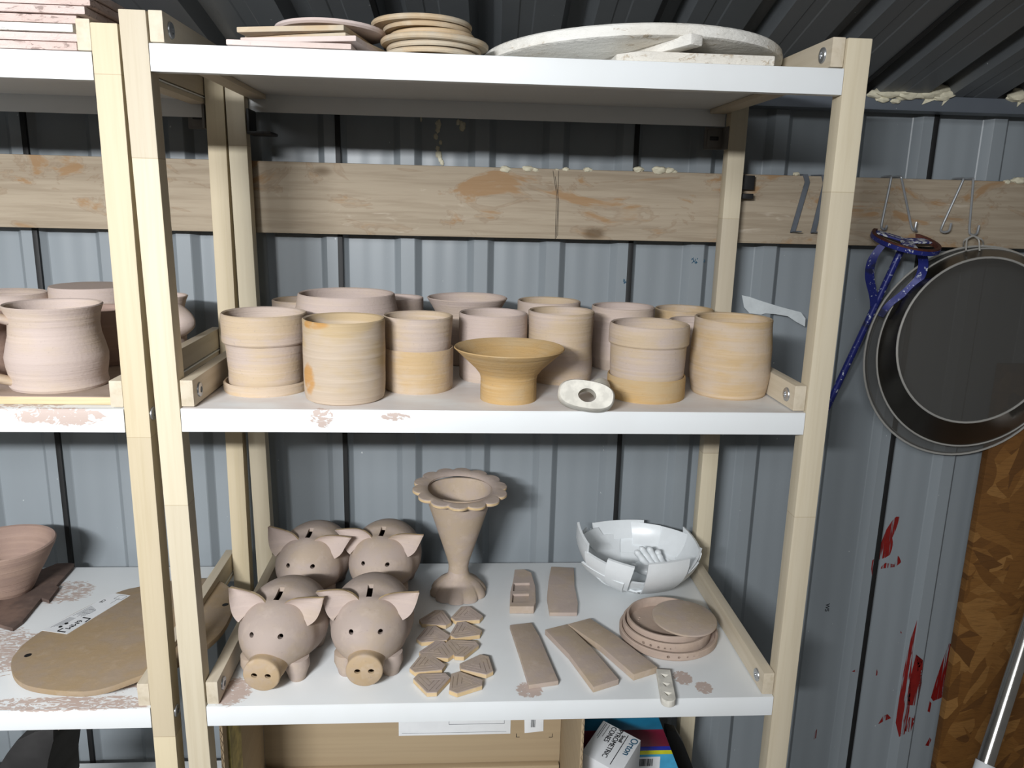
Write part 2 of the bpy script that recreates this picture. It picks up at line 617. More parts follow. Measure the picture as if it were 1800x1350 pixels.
for a, b in zip(pv, pv[1:]):
    for i in range(3): m.bm.faces.new((a[i], b[i], b[i + 1], a[i + 1]))
wall = structure(m.build('wall_back', 'wall', angle=12))
sm = MB()
for x in SEAMS[1:-1]: sm.box((x - .0055, RIDGE - .0022, .0), (x + .0025, RIDGE + .004, 1.728), .0006)
sm.build('sheet_seam', 'seam', wall)

# ceiling: steel roof sheets, ribs recessed upwards
def ceil_z(y): return 1.7305 - .2566 * (y - .39)
m = MB()
prof = []
for kk in range(-9, 14):
    x = .2002 + .1178 * kk
    prof += [(x, 0), (x + .010, .02), (x + .030, .02), (x + .041, 0), (x + .062, 0), (x + .064, .001), (x + .08, .001), (x + .082, 0), (x + .1, 0)]
for (x, h) in prof:
    pass
ys = (.455, -.3, -1.2, -2.6)
pv = [[m.bm.verts.new((x + .0427 * (y - .15), y, ceil_z(y) + h)) for y in ys] for (x, h) in prof]
for a, b in zip(pv, pv[1:]):
    for i in range(3): m.bm.faces.new((a[i], b[i], b[i + 1], a[i + 1]))
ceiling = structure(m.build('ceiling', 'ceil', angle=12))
sm = MB()
for kk in range(-3, 4):
    x = .2002 + .1178 * 3 * kk
    P = [(x + .0427 * (y - .15), y, ceil_z(y)) for y in (.44, -2.6)]
    sm.prism([(P[0][0] - .002, P[0][1], P[0][2] - .002), (P[0][0] + .0045, P[0][1], P[0][2] - .002), (P[1][0] + .0045, P[1][1], P[1][2] - .002), (P[1][0] - .002, P[1][1], P[1][2] - .002)], Vector((0, 0, .006)))
sm.build('sheet_seam', 'seam', ceiling)
m = MB(); m.box((-1.4, -2.6, -.05), (2.1, .5, 0))
structure(m.build('floor', 'floor'))
# steel eave rail between wall and roof
m = MB(); m.box((-1.4, .39, 1.7075), (2.1, .4295, 1.7305), .002)
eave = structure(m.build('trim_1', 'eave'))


def blob(m, c, r, sq=(1, 1, 1), seed=0):
    t = bmesh.new()
    bmesh.ops.create_icosphere(t, subdivisions=3, radius=1)
    for v in t.verts:
        d = v.co.normalized()
        k = 1 + .35 * mnoise.noise(d * 1.6 + Vector((seed, seed * .7, 1)))
        v.co = Vector(c) + Vector((d.x * r * k * sq[0], d.y * r * k * sq[1], d.z * r * k * sq[2]))
    m.merge(t)


m = MB()
for i, (u, v, r) in enumerate(((1540, 166, .007), (1556, 162, .010), (1570, 160, .011), (1585, 158, .012), (1600, 158, .009), (1592, 166, .010), (1612, 163, .010), (1628, 162, .011), (1640, 160, .012), (1652, 157, .009), (1665, 165, .008), (1655, 170, .007), (1552, 175, .005), (1574, 178, .004), (1790, 170, .010), (1800, 165, .011), (1815, 166, .012))):
    blob(m, onY(u, v, .388), r * 1.15, (1.7, .7, .75), i * 3.1)
for (a, b, c_) in (((1620, 184), (1628, 171), (1650, 173)), ((1655, 186), (1660, 172), (1670, 172)), ((1540, 178), (1534, 166), (1548, 168)), ((1787, 188), (1790, 174), (1802, 174))):
    m.prism([onY(*a, .3893), onY(*b, .3893), onY(*c_, .3893)], Vector((0, -.0012, 0)))
m.build('foam_bead', 'cream_foam', eave)
# foam runs on the wall above the beam
m = MB()
for i in range(26):
    u = random.choice((random.uniform(705, 745), random.uniform(700, 740), random.uniform(765, 780), random.uniform(765, 830)))
    v = random.uniform(206, 232) if u < 750 or u > 785 else random.uniform(215, 290)
    if u > 785: v = random.uniform(206, 226)
    P = onY(u, v, PAN - .001)
    blob(m, P, random.uniform(.0022, .0055), (1, .5, random.uniform(1, 1.8)), i * 1.7)
m.build('foam_run', 'cream_foam', wall)
# marks on the wall
Pm = onY(1454, 1068, PAN - .0008)
text_mesh('WS', .011, frame(Pm, (0, 0, -1), (1, 0, 0)), 'wall_mark', 'ink', wall, .0003)
m = MB()
def scrib(m, u, v, n, ln, y):
    for i in range(n):
        a = onY(u + random.uniform(0, ln), v + random.uniform(-4, 4), y); b = a + Vector((random.uniform(-.004, .004), 0, random.uniform(.001, .005)))
        m.tube([a, (a + b) / 2 + Vector((.001, 0, .001)), b], .0005, 5)
scrib(m, 1212, 460, 12, 26, RIDGE - .0006); scrib(m, 1212, 578 - 5, 4, 3, RIDGE - .0006); scrib(m, 1092, 495, 5, 8, RIDGE - .0006)
m.build('wall_scribble', 'ink_blue', wall)
# red paint smears (polygons on the sheet, pixel outlines of the real smears)
RED = [[(1540, 985), (1548, 955), (1558, 930), (1568, 915), (1575, 908), (1581, 908), (1578, 920), (1574, 932), (1568, 945), (1570, 958), (1564, 975), (1556, 980)],
       [(1531, 1000), (1533, 985), (1541, 978), (1540, 995), (1537, 1016), (1533, 1014)],
       [(1545, 1000), (1556, 989), (1572, 992), (1577, 975), (1581, 980), (1584, 988), (1574, 996), (1560, 998)],
       [(1580, 1228), (1588, 1180), (1598, 1130), (1612, 1089), (1606, 1130), (1602, 1170), (1600, 1215), (1598, 1250), (1590, 1290), (1580, 1295), (1574, 1270)],
       [(1594, 1230), (1600, 1190), (1610, 1150), (1613, 1180), (1622, 1160), (1620, 1200), (1612, 1240), (1593, 1239)],
       [(1590, 1285), (1598, 1260), (1606, 1262), (1609, 1245), (1607, 1268), (1600, 1287)],
       [(1636, 1226), (1645, 1195), (1655, 1165), (1664, 1140), (1668, 1130), (1677, 1135), (1677, 1225), (1664, 1222), (1650, 1228), (1640, 1232)],
       [(1630, 1250), (1634, 1232), (1637, 1236), (1634, 1252)], [(1626, 1310), (1634, 1296), (1637, 1300), (1632, 1311)],
       [(1430, 1300), (1432, 1286), (1436, 1281), (1435, 1296)], [(1538, 1188), (1541, 1176), (1544, 1186)], [(1497, 1180), (1508, 1174), (1507, 1182)],
       [(1543, 1273), (1552, 1258), (1560, 1255), (1566, 1262), (1552, 1268)], [(1581, 1112), (1583, 1108), (1585, 1113)]]
def wall_y(x):
    for a, b in zip(WALLP, WALLP[1:]):
        if a[0] <= x <= b[0]: return a[1] + (b[1] - a[1]) * (x - a[0]) / max(b[0] - a[0], 1e-6)
    return PAN


def on_wall(u, v):
    y = RIDGE
    for _ in range(60):
        p = onY(u, v, y)
        if y >= wall_y(p.x): break
        y += .00028
    p = onY(u, v, y)
    p.y -= .0007
    return p


m = MB()
for i, poly in enumerate(RED):
    t = bmesh.new()
    t.faces.new([t.verts.new((u, v, 0)) for u, v in poly])
    bmesh.ops.triangulate(t, faces=list(t.faces))
    for _ in range(4):
        lg = [e for e in t.edges if e.calc_length() > 4]
        if lg: bmesh.ops.subdivide_edges(t, edges=lg, cuts=1)
        bmesh.ops.triangulate(t, faces=[f for f in t.faces if len(f.verts) > 3])
    for v_ in t.verts: v_.co = on_wall(v_.co.x, v_.co.y)
    m.merge(t)
m.build('paint_smear', 'red_paint', wall)

# ------------------------------------------------------------------ timber beam
root = empty('timber_beam', (.3, BEAMY, 1.497), 'long weathered pine beam fixed across the grey metal wall', 'beam')
m = MB()
m.box((-1.3, BEAMY, 1.497), (1.9, RIDGE - .0015, 1.605), .002)
m.build('plank', 'beam', root)
for (u, v, r) in ((888, 296, .0065), (928, 295, .006), (942, 297, .0045), (978, 297, .003), (995, 296, .0045), (1033, 297, .005), (1122, 296, .006), (1160, 297, .008), (1176, 298, .006), (1184, 300, .004), (1400, 304, .004), (1770, 318, .005), (1790, 316, .008)):
    m = MB(); blob(m, onY(u, v + 2, .401), r, (1.4, .9, .8), u)
    m.build('foam_blob', 'cream_foam', root)
m = MB()
for (a, b, c_) in (((972, 300), (978, 340), (976, 420)), ((982, 300), (980, 360), (978, 418)), ((976, 310), (982, 355), (980, 415))):
    m.tube([onY(*a, BEAMY - .0004), onY(*b, BEAMY - .0004), onY(*c_, BEAMY - .0004)], .0004, 5)
m.build('pencil_mark', 'pencil', root)

# ------------------------------------------------------------------ shelving units
def bolt(m, c, n, r=.0085):
    n = Vector(n)
    q = n.to_track_quat('Z', 'X').to_matrix().to_4x4()
    mx = Matrix.Translation(c) @ q
    t = MB(); t.lathe([(0, .0), (r, 0), (r, .0008), (r * .93, .0018), (r * .5, .0024), (r * .42, .0024), (r * .40, .0008), (0, .0008)], 24)
    m.merge(t.bm, mx)


def tilt(t): return lambda co: (co.x + t * (co.z - 1.32), co.y, co.z)


def shelf_unit(name, label, x0, zs, ye, tl, tr, zp, mats, postmats):
    """x0 = inner face of left uprights"""
    x1 = x0 + W
    root = empty(name, (x0 + W / 2, ye / 2, 0), label, 'shelving unit')
    for (xa, xb, t, pm) in ((x0 - PW, x0, tl, postmats[0]), (x1, x1 + PW, tr, postmats[1])):
        for (ya, yb) in ((0, PD), (D, D + PD)):
            m = MB(); m.box((xa, ya, 0), (xb, yb, zp), .0016, tilt(t))
            m.build('post', pm, root)
    for zi, (z, mt) in enumerate(zip(zs, mats)):
        xl, xr = x0 + tl * (z - 1.32) + .0005, x1 + tr * (z - 1.32) - .0005
        m = MB()
        m.box((xl, .0, z - .0022), (xr, ye, z), .0009)
        m.box((xl, .0, z - H), (xr, .0018, z - .0012), .0007)
        m.box((xl, ye - .0018, z - H), (xr, ye, z - .0012), .0006)
        m.box((xl, .001, z - H), (xr, .013, z - H + .0015), .0004)
        m.build('shelf', mt, root)
        for side in (0, 1):
            t = tl if side == 0 else tr
            xa = x0 + .001 if side == 0 else x1 - .0152
            m = MB(); m.box((xa, .003, z + .0014), (xa + .0142, ye - .003, z + .0318), .0013, tilt(t))
            rail = m.build('rail', 'wood_rail', root)
            for yy in (.024, ye - .03):
                m = MB()
                bolt(m, (xa + (.0142 if side == 0 else 0) + t * (z - 1.3), yy, z + .0165), (1 if side == 0 else -1, 0, 0))
                m.build('bolt', 'bolt', rail)
            m = MB(); xb = x0 + .0015 if side == 0 else x1 - .0265
            m.box((xb, .016, z - .009), (xb + .025, ye - .004, z - .0024), .001, tilt(t))
            m.build('batten', 'wood_rail', root)
    return root


SM = [shelf_mat('white_enamel_top_shelf', []),
      shelf_mat('white_enamel_shelf_with_clay_dust', [(.157, 0, 1.311, .026, .02, .024), (.24, 0, 1.312, .03, .01, .009)], dust=.55),
      shelf_mat('white_enamel_shelf_with_clay_smears', [(.405, .024, Z3, .030, .030, .02), (.612, .045, Z3, .022, .028, .02), (.634, .022, Z3, .02, .024, .02), (.03, .03, Z3, .04, .05, .02)], extra=(.40, .47)),
      shelf_mat('white_enamel_bottom_shelf', [])]
main = shelf_unit('shelving_unit', 'white metal shelving unit with pale wooden uprights holding piggy banks and pots', 0, (Z1, Z2, Z3, Z4), YE, -.0137, .0018, ZP, SM, ('wood_post', 'wood_post'))
LX1 = -PW - .0068 - PW          # inner face of its right uprights
SL = [shelf_mat('white_enamel_shelf_scuffed', []),
      shelf_mat('white_enamel_shelf_clay_splashed', [(-.13, 0, 1.31, .1, .02, .02), (-.2, .1, 1.3187, .2, .2, .01)], extra=(.46, .52)),
      shelf_mat('white_enamel_shelf_smeared_with_slip', [(-.16, .012, .9412, .24, .03, .006), (-.12, .06, .9412, .1, .05, .01), (-.32, .12, .9412, .12, .14, .01), (-.14, .30, .9412, .12, .06, .01), (-.30, .3, .9412, .08, .07, .01)], extra=(.50, .55), sc=(60, 150, 150)),
      SM[3]]
left = shelf_unit('shelving_unit', 'white metal shelving unit cut off at left, with mug and oval board', LX1 - W, (1.6915, 1.3187, .9412, Z4), .387, 0, -.0006, 1.7195, SL, ('wood_post_y', 'wood_post_y'))
for (z, y) in ((1.3115, .010), (.931, .010)):
    m = MB(); bolt(m, (LX1 + PW, y, z), (1, 0, 0), .0078); m.build('bolt', 'bolt', left)


def bracket(parent, x, sgn, z):
    """L bracket: a plate on the post's inner side and one towards the wall"""
    m = MB()
    xa, xb = sorted((x, x + sgn * .032))
    y = .3925
    m.box((xa, y, z - .017), (xb, y + .004, z + .017), .0018)
    m.box((xa + .004, y - .002, z - .013), (xb - .004, y, z + .013), .0008)
    m.box(sorted((x, x + sgn * .004))[0:1] + [.368, z - .017], sorted((x, x + sgn * .004))[1:2] + [y + .003, z + .017], .0015)
    o = m.build('bracket', 'bracket', parent)
    m = MB(); m.box((min(x + sgn * .010, x + sgn * .024), y - .0028, z - .003), (max(x + sgn * .010, x + sgn * .024), y - .0016, z + .003), .001)
    m.build('slot', 'black_plastic', o)


bracket(left, LX1 - .003, -1, 1.665)
bracket(main, W + .002, -1, 1.657)
# the left rear bracket lies turned out, its foot towards the room
m = MB()
m.box((.0005, .35, 1.640), (.0045, .392, 1.676), .0016)
m.box((.001, .345, 1.640), (.036, .392, 1.6445), .0016)
bo = m.build('bracket', 'black_plastic', main)
m = MB(); m.box((.012, .362, 1.6443), (.028, .370, 1.6452), .0004); m.build('slot', 'bracket', bo)


# ------------------------------------------------------------------ thrown pots
def spot(uL, uR, vr, vb=None, yc=None, z=Z2, rb=1.0):
    uc = (uL + uR) / 2
    y = yc if yc is not None else .15
    r = .05
    for _ in range(12):
        p = onY(uc, vr, y)
        r = (uR - uL) / 2 * depth(p) / FPX
        if yc is None: y = onZ(uc, vb, z).y + r * rb
    p = onY(uc, vr, y)
    return p.x, y, r, p.z - z


def wall_profile(out, t, floor):
    """outer profile (r,z) from base edge up to rim -> full closed profile"""
    rim = out[-1]
    pr = [(0, 0), (out[0][0] - .002, 0)] + out
    pr += [(rim[0] - t * .35, rim[1] + t * .3), (rim[0] - t * .75, rim[1] + t * .15)]
    inn = [(r - t, z) for r, z in reversed(out) if z > floor + .004]
    pr += inn + [(inn[-1][0] - .004, floor + .001), (0, floor)]
    return pr


def dens(pts, n=6):
    out = []
    for (a, b) in zip(pts, pts[1:]):
        for i in range(n): out.append((a[0] + (b[0] - a[0]) * i / n, a[1] + (b[1] - a[1]) * i / n))
    return out + [pts[-1]]


def pot(name, label, cat, mat, s, shape, z=Z2, t=.0038, wob=.006, seed=0, group='pots on the middle shelf', dn=5):
    x, y, r, h = s
    out = dens([(a * r, b * h) for a, b in shape], dn)
    m = MB(); m.lathe(wall_profile(out, t, .006), 72, wob, seed + x * 10, (x, y, z))
    return tag(m.build(name, mat, None, (x, y, z), 30), label, cat, group)


G = 'clay pots on the middle shelf'
# front row
s = spot(391, 537, 549.7, 698.7, rb=.95)
x, y, r, h = s
m = MB(); m.lathe([(0, 0), (r * .99, 0), (r * 1.01, .003), (r * 1.01, .0105), (r * .98, .0125), (r * .955, .012), (r * .94, .0065), (0, .0065)], 72, .004, 1, (x, y, Z2))
tag(m.build('saucer', 'clay_tan', None, (x, y, Z2)), 'shallow clay saucer under the leftmost front pot', 'saucer', 'clay saucers on the middle shelf')
m = MB(); hh = h - .0067
out = dens([(r * .87, 0), (r * .885, hh * .08), (r * .88, hh * .2), (r * .905, hh * .45), (r * .93, hh * .595), (r * .965, hh * .6), (r * 1.0, hh * .625), (r * 1.0, hh)], 4)
m.lathe(wall_profile(out, .004, .006), 72, .005, 2, (x, y, Z2 + .0067))
tag(m.build('plant_pot', 'clay', None, (x, y, Z2 + .0067), 30), 'clay pot with overhanging upper collar, leftmost of the front row, on a thin saucer', 'pot', G)

s = spot(532.5, 676, 560, 714, rb=.92)
k = NB('tan_clay_with_orange_stain')
f2 = k.noise((5, 5, 190), 4); f1 = k.noise((14, 14, 26), 3)
c = k.mix(k.step(f1, .4, .6), lin((186, 169, 150)), lin((184, 162, 128)))
c = k.mix(k.math('MULTIPLY', k.step(f2, .5, .75), .5), c, lin((204, 188, 170)))
st_ = smear_mask(k, [(s[0] - .042, s[1] - .036, Z2 + .028, .022, .03, .034), (s[0] - .036, s[1] - .04, Z2 + s[3] - .002, .045, .03, .010)], (22, 22, 40), (.28, .52), .6)
c = k.mix(k.math('MULTIPLY', st_, .85), c, lin((186, 138, 76)))
k.bump(f2, .5, .0022)
M['clay_stained'] = k.done(c, .78, 0, .25)
pot('cylinder_pot', 'plain straight clay cylinder with orange stain low at left, in front of the big bowl', 'pot', 'clay_stained', s, [(.90, 0), (.965, .02), (.99, .08), (1.005, .3), (1.005, .6), (1, .9), (1, 1)], seed=3, group=G)

s = spot(674, 795.5, 555, 694.7, rb=1.0)
x, y, r, h = s
m = MB(); m.lathe([(0, 0), (r * .98, 0), (r * 1.02, .004), (r * 1.03, .046), (r * 1.035, .052), (r * 1.02, .0535), (r * .975, .053), (r * .97, .006), (0, .006)], 72, .004, 4, (x, y, Z2))
tag(m.build('saucer', 'clay_tan', None, (x, y, Z2)), 'deep straight-sided clay saucer around the foot of a pot, left of the footed bowl', 'saucer', 'clay saucers on the middle shelf')
pot('cylinder_pot', 'striped clay cylinder standing in a deep saucer, third of the front row', 'pot', 'clay', (x, y, r, h - .0065), [(.86, 0), (.9, .1), (.94, .5), (.97, .7), (1, 1)], z=Z2 + .0065, seed=5, group=G)

s = spot(807, 927.5, 550, 676)
pot('cylinder_pot', 'pale pink clay cylinder with tan foot directly behind the footed bowl', 'pot', 'clay_pink', s, [(.96, 0), (.98, .03), (.99, .5), (1, 1)], seed=6, group=G)
s = spot(928.5, 1045, 546.7, 678)
pot('cylinder_pot', 'tall clay cylinder with slight waist behind the white pierced piece', 'pot', 'clay', s, [(.97, 0), (1.0, .1), (1.0, .3), (.965, .52), (.975, .7), (1, .92), (1, 1)], seed=7, group=G)

s = spot(1073.3, 1210.7, 569, 711.5)
x, y, r, h = s
m = MB(); m.lathe([(0, 0), (r * .98, 0), (r * 1.0, .003), (r * 1.0, .026), (r * .985, .028), (r * .95, .0275), (r * .945, .006), (0, .006)], 72, .004, 8, (x, y, Z2))
tag(m.build('saucer', 'clay_ochre', None, (x, y, Z2)), 'yellowish clay saucer under the pot with a wide rim band', 'saucer', 'clay saucers on the middle shelf')
pot('plant_pot', 'wide-banded clay pot standing in a yellowish saucer right of the white pierced piece', 'pot', 'clay', (x, y, r, h - .0065), [(.90, 0), (.93, .1), (.955, .5), (.97, .71), (1.0, .715), (1.02, .735), (1.01, .97), (1, 1)], z=Z2 + .0065, seed=9, group=G)
pot('cylinder_pot', 'large bulging clay cylinder with tan rim, rightmost of the front row', 'pot', 'clay_tan', spot(1222.7, 1356.8, 559, 704.5, rb=.97), [(.95, 0), (.97, .015), (1.0, .1), (1.05, .3), (1.045, .6), (1.0, .93), (1, 1)], seed=10, group=G)

# footed bowl
x, y, r, h = spot(798, 993, 611, 713, rb=.52)
fr = .0355 / 1
k_ = r
out = dens([(k_ * .515, 0), (k_ * .515, h * .1), (k_ * .51, h * .42), (k_ * .53, h * .5), (k_ * .62, h * .62), (k_ * .8, h * .8), (k_ * 1.0, h)], 4)
m = MB()
pr = [(k_ * .47, .002), (k_ * .5, 0)] + out + [(k_ * .99, h + .0012), (k_ * .975, h + .0008), (k_ * .78, h * .84), (k_ * .58, h * .66), (k_ * .4, h * .58), (0, h * .56), ]
m.lathe([(0, h * .5), (k_ * .44, h * .48)] + pr, 80, .004, 11, (x, y, Z2))
tag(m.build('footed_bowl', 'clay_ochre', None, (x, y, Z2), 30), 'ochre clay bowl flaring from a cylindrical foot, at the front of the middle shelf', 'bowl')

# back row
pot('bowl', 'wide round-shouldered clay bowl, biggest in the back row', 'bowl', 'clay_pink', spot(526, 692.5, 515.7, yc=.215), [(.72, 0), (.9, .15), (1.02, .45), (1.06, .74), (1.05, .82), (1, 1)], seed=12, group=G)
pot('cylinder_pot', 'small clay pot mostly hidden behind the left side of the big bowl', 'pot', 'clay', spot(480, 580, 527, yc=.315), [(.9, 0), (.98, .1), (1, 1)], seed=13, group=G)
pot('cylinder_pot', 'clay pot mostly hidden behind the right side of the big bowl', 'pot', 'clay_pink', spot(648, 744.5, 523, yc=.315), [(.9, 0), (.98, .1), (1, 1)], seed=14, group=G)
x, y, r, h = spot(751, 892, 523, yc=.285)
pot('flared_pot', 'clay pot with widely flared rim in the back row, right of the big bowl', 'pot', 'clay_pink', (x, y, r, h), [(.66, 0), (.72, .05), (.73, .6), (.76, .74), (.88, .88), (1, 1)], seed=15, group=G)
pot('cylinder_pot', 'clay cylinder in the back row behind the tall waisted one', 'pot', 'clay', spot(910, 1020, 529, yc=.30), [(.96, 0), (.99, .1), (1, 1)], seed=16, group=G)
pot('cylinder_pot', 'pinkish clay cylinder in the back row, left of the pot with a wide rim band', 'pot', 'clay_pink', spot(1040.5, 1150.7, 538.7, yc=.262), [(.93, 0), (.97, .1), (1, .6), (1, 1)], seed=17, group=G)
pot('cylinder_pot', 'clay cylinder farthest right in the back row, beside the rear upright', 'pot', 'clay_tan', spot(1151.5, 1254, 543, yc=.325), [(.94, 0), (.98, .1), (1, 1)], seed=18, group=G)
pot('cylinder_pot', 'short clay pot wedged between the banded pot and the bulging cylinder', 'pot', 'clay_pink', spot(1177, 1262, 562.7, yc=.222), [(.94, 0), (.98, .1), (1, 1)], seed=19, group=G)

# white pierced handle-like piece
P = onZ(1030, 726, Z2)
root = empty('pierced_handle', (P.x, P.y + .02, Z2), 'white fired clay piece with an eye-shaped hole lying at the shelf edge', 'ceramic piece')
m = MB()
N = 48
base = Vector((P.x, P.y + .006, Z2 + .0185))
mx = Matrix.Translation(base) @ Matrix.Rotation(-.10, 4, 'Z') @ Matrix.Rotation(-.42, 4, 'X') @ Matrix.Rotation(.13, 4, 'Y')
rings = []
def hole(a):
    c_, s_ = math.cos(a), math.sin(a)
    return .0105 * c_ + .001, (.0085 * abs(s_) ** 1.2 if s_ > 0 else -.0075 * abs(s_) ** 1.2) - .001
def outer(a, k=1):
    c_, s_ = math.cos(a), math.sin(a)
    return .0325 * k * math.copysign(abs(c_) ** .8, c_), .0168 * k * math.copysign(abs(s_) ** .75, s_)
for kind, yy in (('h', -.010), ('o', -.0125), ('e', -.009), ('e', .008), ('o', .0125), ('h', .011)):
    ring = []
    for i in range(N):
        a = 2 * PI * i / N
        if kind == 'h': p = hole(a)
        elif kind == 'o': p = outer(a, .93)
        else: p = outer(a)
        ring.append(m.bm.verts.new(mx @ Vector((p[0], yy, p[1]))))
    rings.append(ring)
for A, B in zip(rings, rings[1:] + rings[:1]):
    for i in range(N): m.bm.faces.new((A[i], A[(i + 1) % N], B[(i + 1) % N], B[i]))
m.build('pierced_body', 'stone_white', root, angle=50)
m = MB()
q = onZ(1052, 694, Z2 + .012)
m.tube([base + Vector((.019, .008, .001)), base + Vector((.023, .030, .001)), base + Vector((.026, .050, -.001)), base + Vector((.0265, .054, -.002))], lambda t: .0085 + .003 * math.sin(t * 2.6) - (.004 if t > .98 else 0), 24)
m.build('stem', 'stone_white', root, angle=50)

# ------------------------------------------------------------------ piggy banks
GP = 'clay piggy banks on the lower shelf'


def eval_mesh(ob):
    dg = bpy.context.evaluated_depsgraph_get(); dg.update()
    me = bpy.data.meshes.new_from_object(ob.evaluated_get(dg))
    for p_ in me.polygons: p_.use_smooth = False
    return me


BC = Vector((0, 0, .053)); BR = Vector((.054, .078, .0505))
SN0 = Vector((0, -.062, .0335)); SND = Vector((0, -1, -.06)).normalized()


def surf(x, z, s=-1):
    """point on the body's front at x, z"""
    k = 1 - (x / BR.x) ** 2 - ((z - BC.z) / BR.z) ** 2
    return Vector((x, s * BR.y * math.sqrt(max(k, 0)) + BC.y, z))


def make_body():
    m = MB()
    t = bmesh.new(); bmesh.ops.create_uvsphere(t, u_segments=64, v_segments=40, radius=1)
    for v in t.verts:
        d = v.co.copy()
        # blunter than an ellipsoid, with a soft neck
        yy = d.y
        w = 1 + .02 * yy - .06 * math.exp(-((yy + .26) / .13) ** 2)
        v.co = Vector((d.x * BR.x * w, yy * BR.y, BC.z + d.z * BR.z * w))
    m.merge(t)
    o = m.build('pig_work', 'clay_grey')
    c = MB()
    t = bmesh.new(); bmesh.ops.create_uvsphere(t, u_segments=32, v_segments=20, radius=1)
    for v in t.verts: v.co = Vector((v.co.x * (BR.x - .006), v.co.y * (BR.y - .007), BC.z + v.co.z * (BR.z - .006)))
    c.merge(t)
    inner = c.build('pig_inner', 'clay_grey')
    c = MB()
    for sx in (-1, 1):
        p = surf(sx * .0175, .0715)
        c.tube([p + Vector((0, -.02, .004)), p + Vector((0, .016, -.003))], .0030, 16)
    c.tube([Vector((0, -.10, SN0.z - .001)), Vector((0, -.030, SN0.z))], .0145, 24)
    c.box((-.0035, -.030, .09), (.0035, -.006, .12), .0008)
    cut = c.build('pig_cut', 'clay_grey')
    for w in (inner, cut):
        b = o.modifiers.new('b', 'BOOLEAN'); b.operation = 'DIFFERENCE'; b.object = w; b.solver = 'EXACT'
    me = eval_mesh(o)
    for w in (o, inner, cut): bpy.data.objects.remove(w)
    for p_ in me.polygons: p_.use_smooth = True
    me.set_sharp_from_angle(angle=math.radians(40))
    me.name = 'pig_body'
    me.materials.clear(); me.materials.append(M['clay_grey'])
    return me


def make_snout():
    m = MB()
    q = SND.to_track_quat('Z', 'Y').to_matrix().to_4x4()
    t = MB(); t.lathe([(0, -.004), (.0225, -.004), (.0222, .006), (.0212, .012), (.0216, .020), (.0222, .0245), (.0218, .0262), (.0205, .0272), (0, .0272)], 48, .008, 1)
    m.merge(t.bm, Matrix.Translation(SN0) @ q)
    o = m.build('snout_work', 'clay_edge')
    c = MB()
    X = Vector((1, 0, 0)); Y = X.cross(SND)
    for sx in (-1, 1):
        p = SN0 + SND * .0272 + X * .0082 * sx
        e = [p + X * .0037 * math.cos(a) + Vector((0, SND.z, -SND.y)) * .0031 * math.sin(a) + SND * .01 for a in [2 * PI * i / 20 for i in range(20)]]
        c.prism(e, -SND * .048)
    cut = c.build('snout_cut', 'clay_edge')
    c = MB(); c.tube([SN0 - SND * .02, SN0 + SND * .0240], .0160, 32)
    cav = c.build('snout_cavity', 'clay_edge')
    for w in (cav, cut):
        b = o.modifiers.new('b', 'BOOLEAN'); b.operation = 'DIFFERENCE'; b.object = w; b.solver = 'EXACT'
    me = eval_mesh(o)
    for w in (o, cut, cav): bpy.data.objects.remove(w)
    for p_ in me.polygons: p_.use_smooth = True
    me.set_sharp_from_angle(angle=math.radians(40))
    me.materials.clear(); me.materials.append(M['clay_snout'])
    return me


def make_leg(sx, sy):
    m = MB()
    m.lathe([(0, 0), (.0090, 0), (.0102, .0015), (.0118, .008), (.0155, .018), (.015, .030), (0, .034)], 28, .01, sx + sy * 2, (sx * .0275, sy * .039 - .003, 0))
    return m.mesh('pig_leg', 'clay_grey', 50)


def make_ear(side, fold, stand):
    """leaf-shaped ear: base along the crown, tip up and out; fold>0 bends the tip forward"""
    NU, NV = 13, 12
    m = MB()
    base0 = Vector((side * .0100, -.030, .1005)); base1 = Vector((side * .0435, -.040, .0765))
    up = Vector((side * .60, .02, .78)).normalized() if stand else Vector((side * .80, -.04, .60)).normalized()
    fwd = Vector((side * .1, -1, .1)).normalized()
    grid = [[], []]
    L = .038
    ax_ = (base1 - base0).normalized()
    hb = (base1 - base0).length / 2
    for lay in (0, 1):
        for j in range(NV + 1):
            v = j / NV
            row = []
            # leaf outline: widest a little above the root, pointed tip
            wv = (1 - v ** 1.7) * (1 + .12 * math.sin(min(v * 2.2, 1) * PI / 2)) if v < 1 else 0
            wv = max(wv, .03)
            for i in range(NU + 1):
                u = i / NU
                p = base0.lerp(base1, .5) + ax_ * ((u - .5) * 2 * hb * wv * .93) + up * L * v
                p += ax_ * (.006 * v)
                p += fwd * (.0085 * (2 * u - 1) ** 2 * (1 - v * .5)) - fwd * .004
                # root follows the round crown
                p -= Vector((0, 0, 1)) * (.0045 * (2 * u - 1) ** 2 * (1 - v)) 
                bend = max(0, v - .5)
                p += (fwd * .5 + Vector((side * .75, 0, -.55))) * (bend ** 1.6 * fold * .075)
                p -= fwd * (.0044 if lay else 0)
                row.append(m.bm.verts.new(p))
            grid[lay].append(row)
    for lay in (0, 1):
        g = grid[lay]
        for j in range(NV):
            for i in range(NU):
                f = m.bm.faces.new((g[j][i], g[j][i + 1], g[j + 1][i + 1], g[j + 1][i])); f.material_index = 0
    a, b = grid
    def edge(p, q, r_, s_):
        f = m.bm.faces.new((p, q, r_, s_)); f.material_index = 1
    for j in range(NV):
        edge(a[j][0], a[j + 1][0], b[j + 1][0], b[j][0]); edge(a[j][NU], a[j + 1][NU], b[j + 1][NU], b[j][NU])
    for i in range(NU):
        edge(a[0][i], a[0][i + 1], b[0][i + 1], b[0][i]); edge(a[NV][i], a[NV][i + 1], b[NV][i + 1], b[NV][i])
    return m.mesh('pig_ear', ['clay_pink', 'clay_edge'], 40)


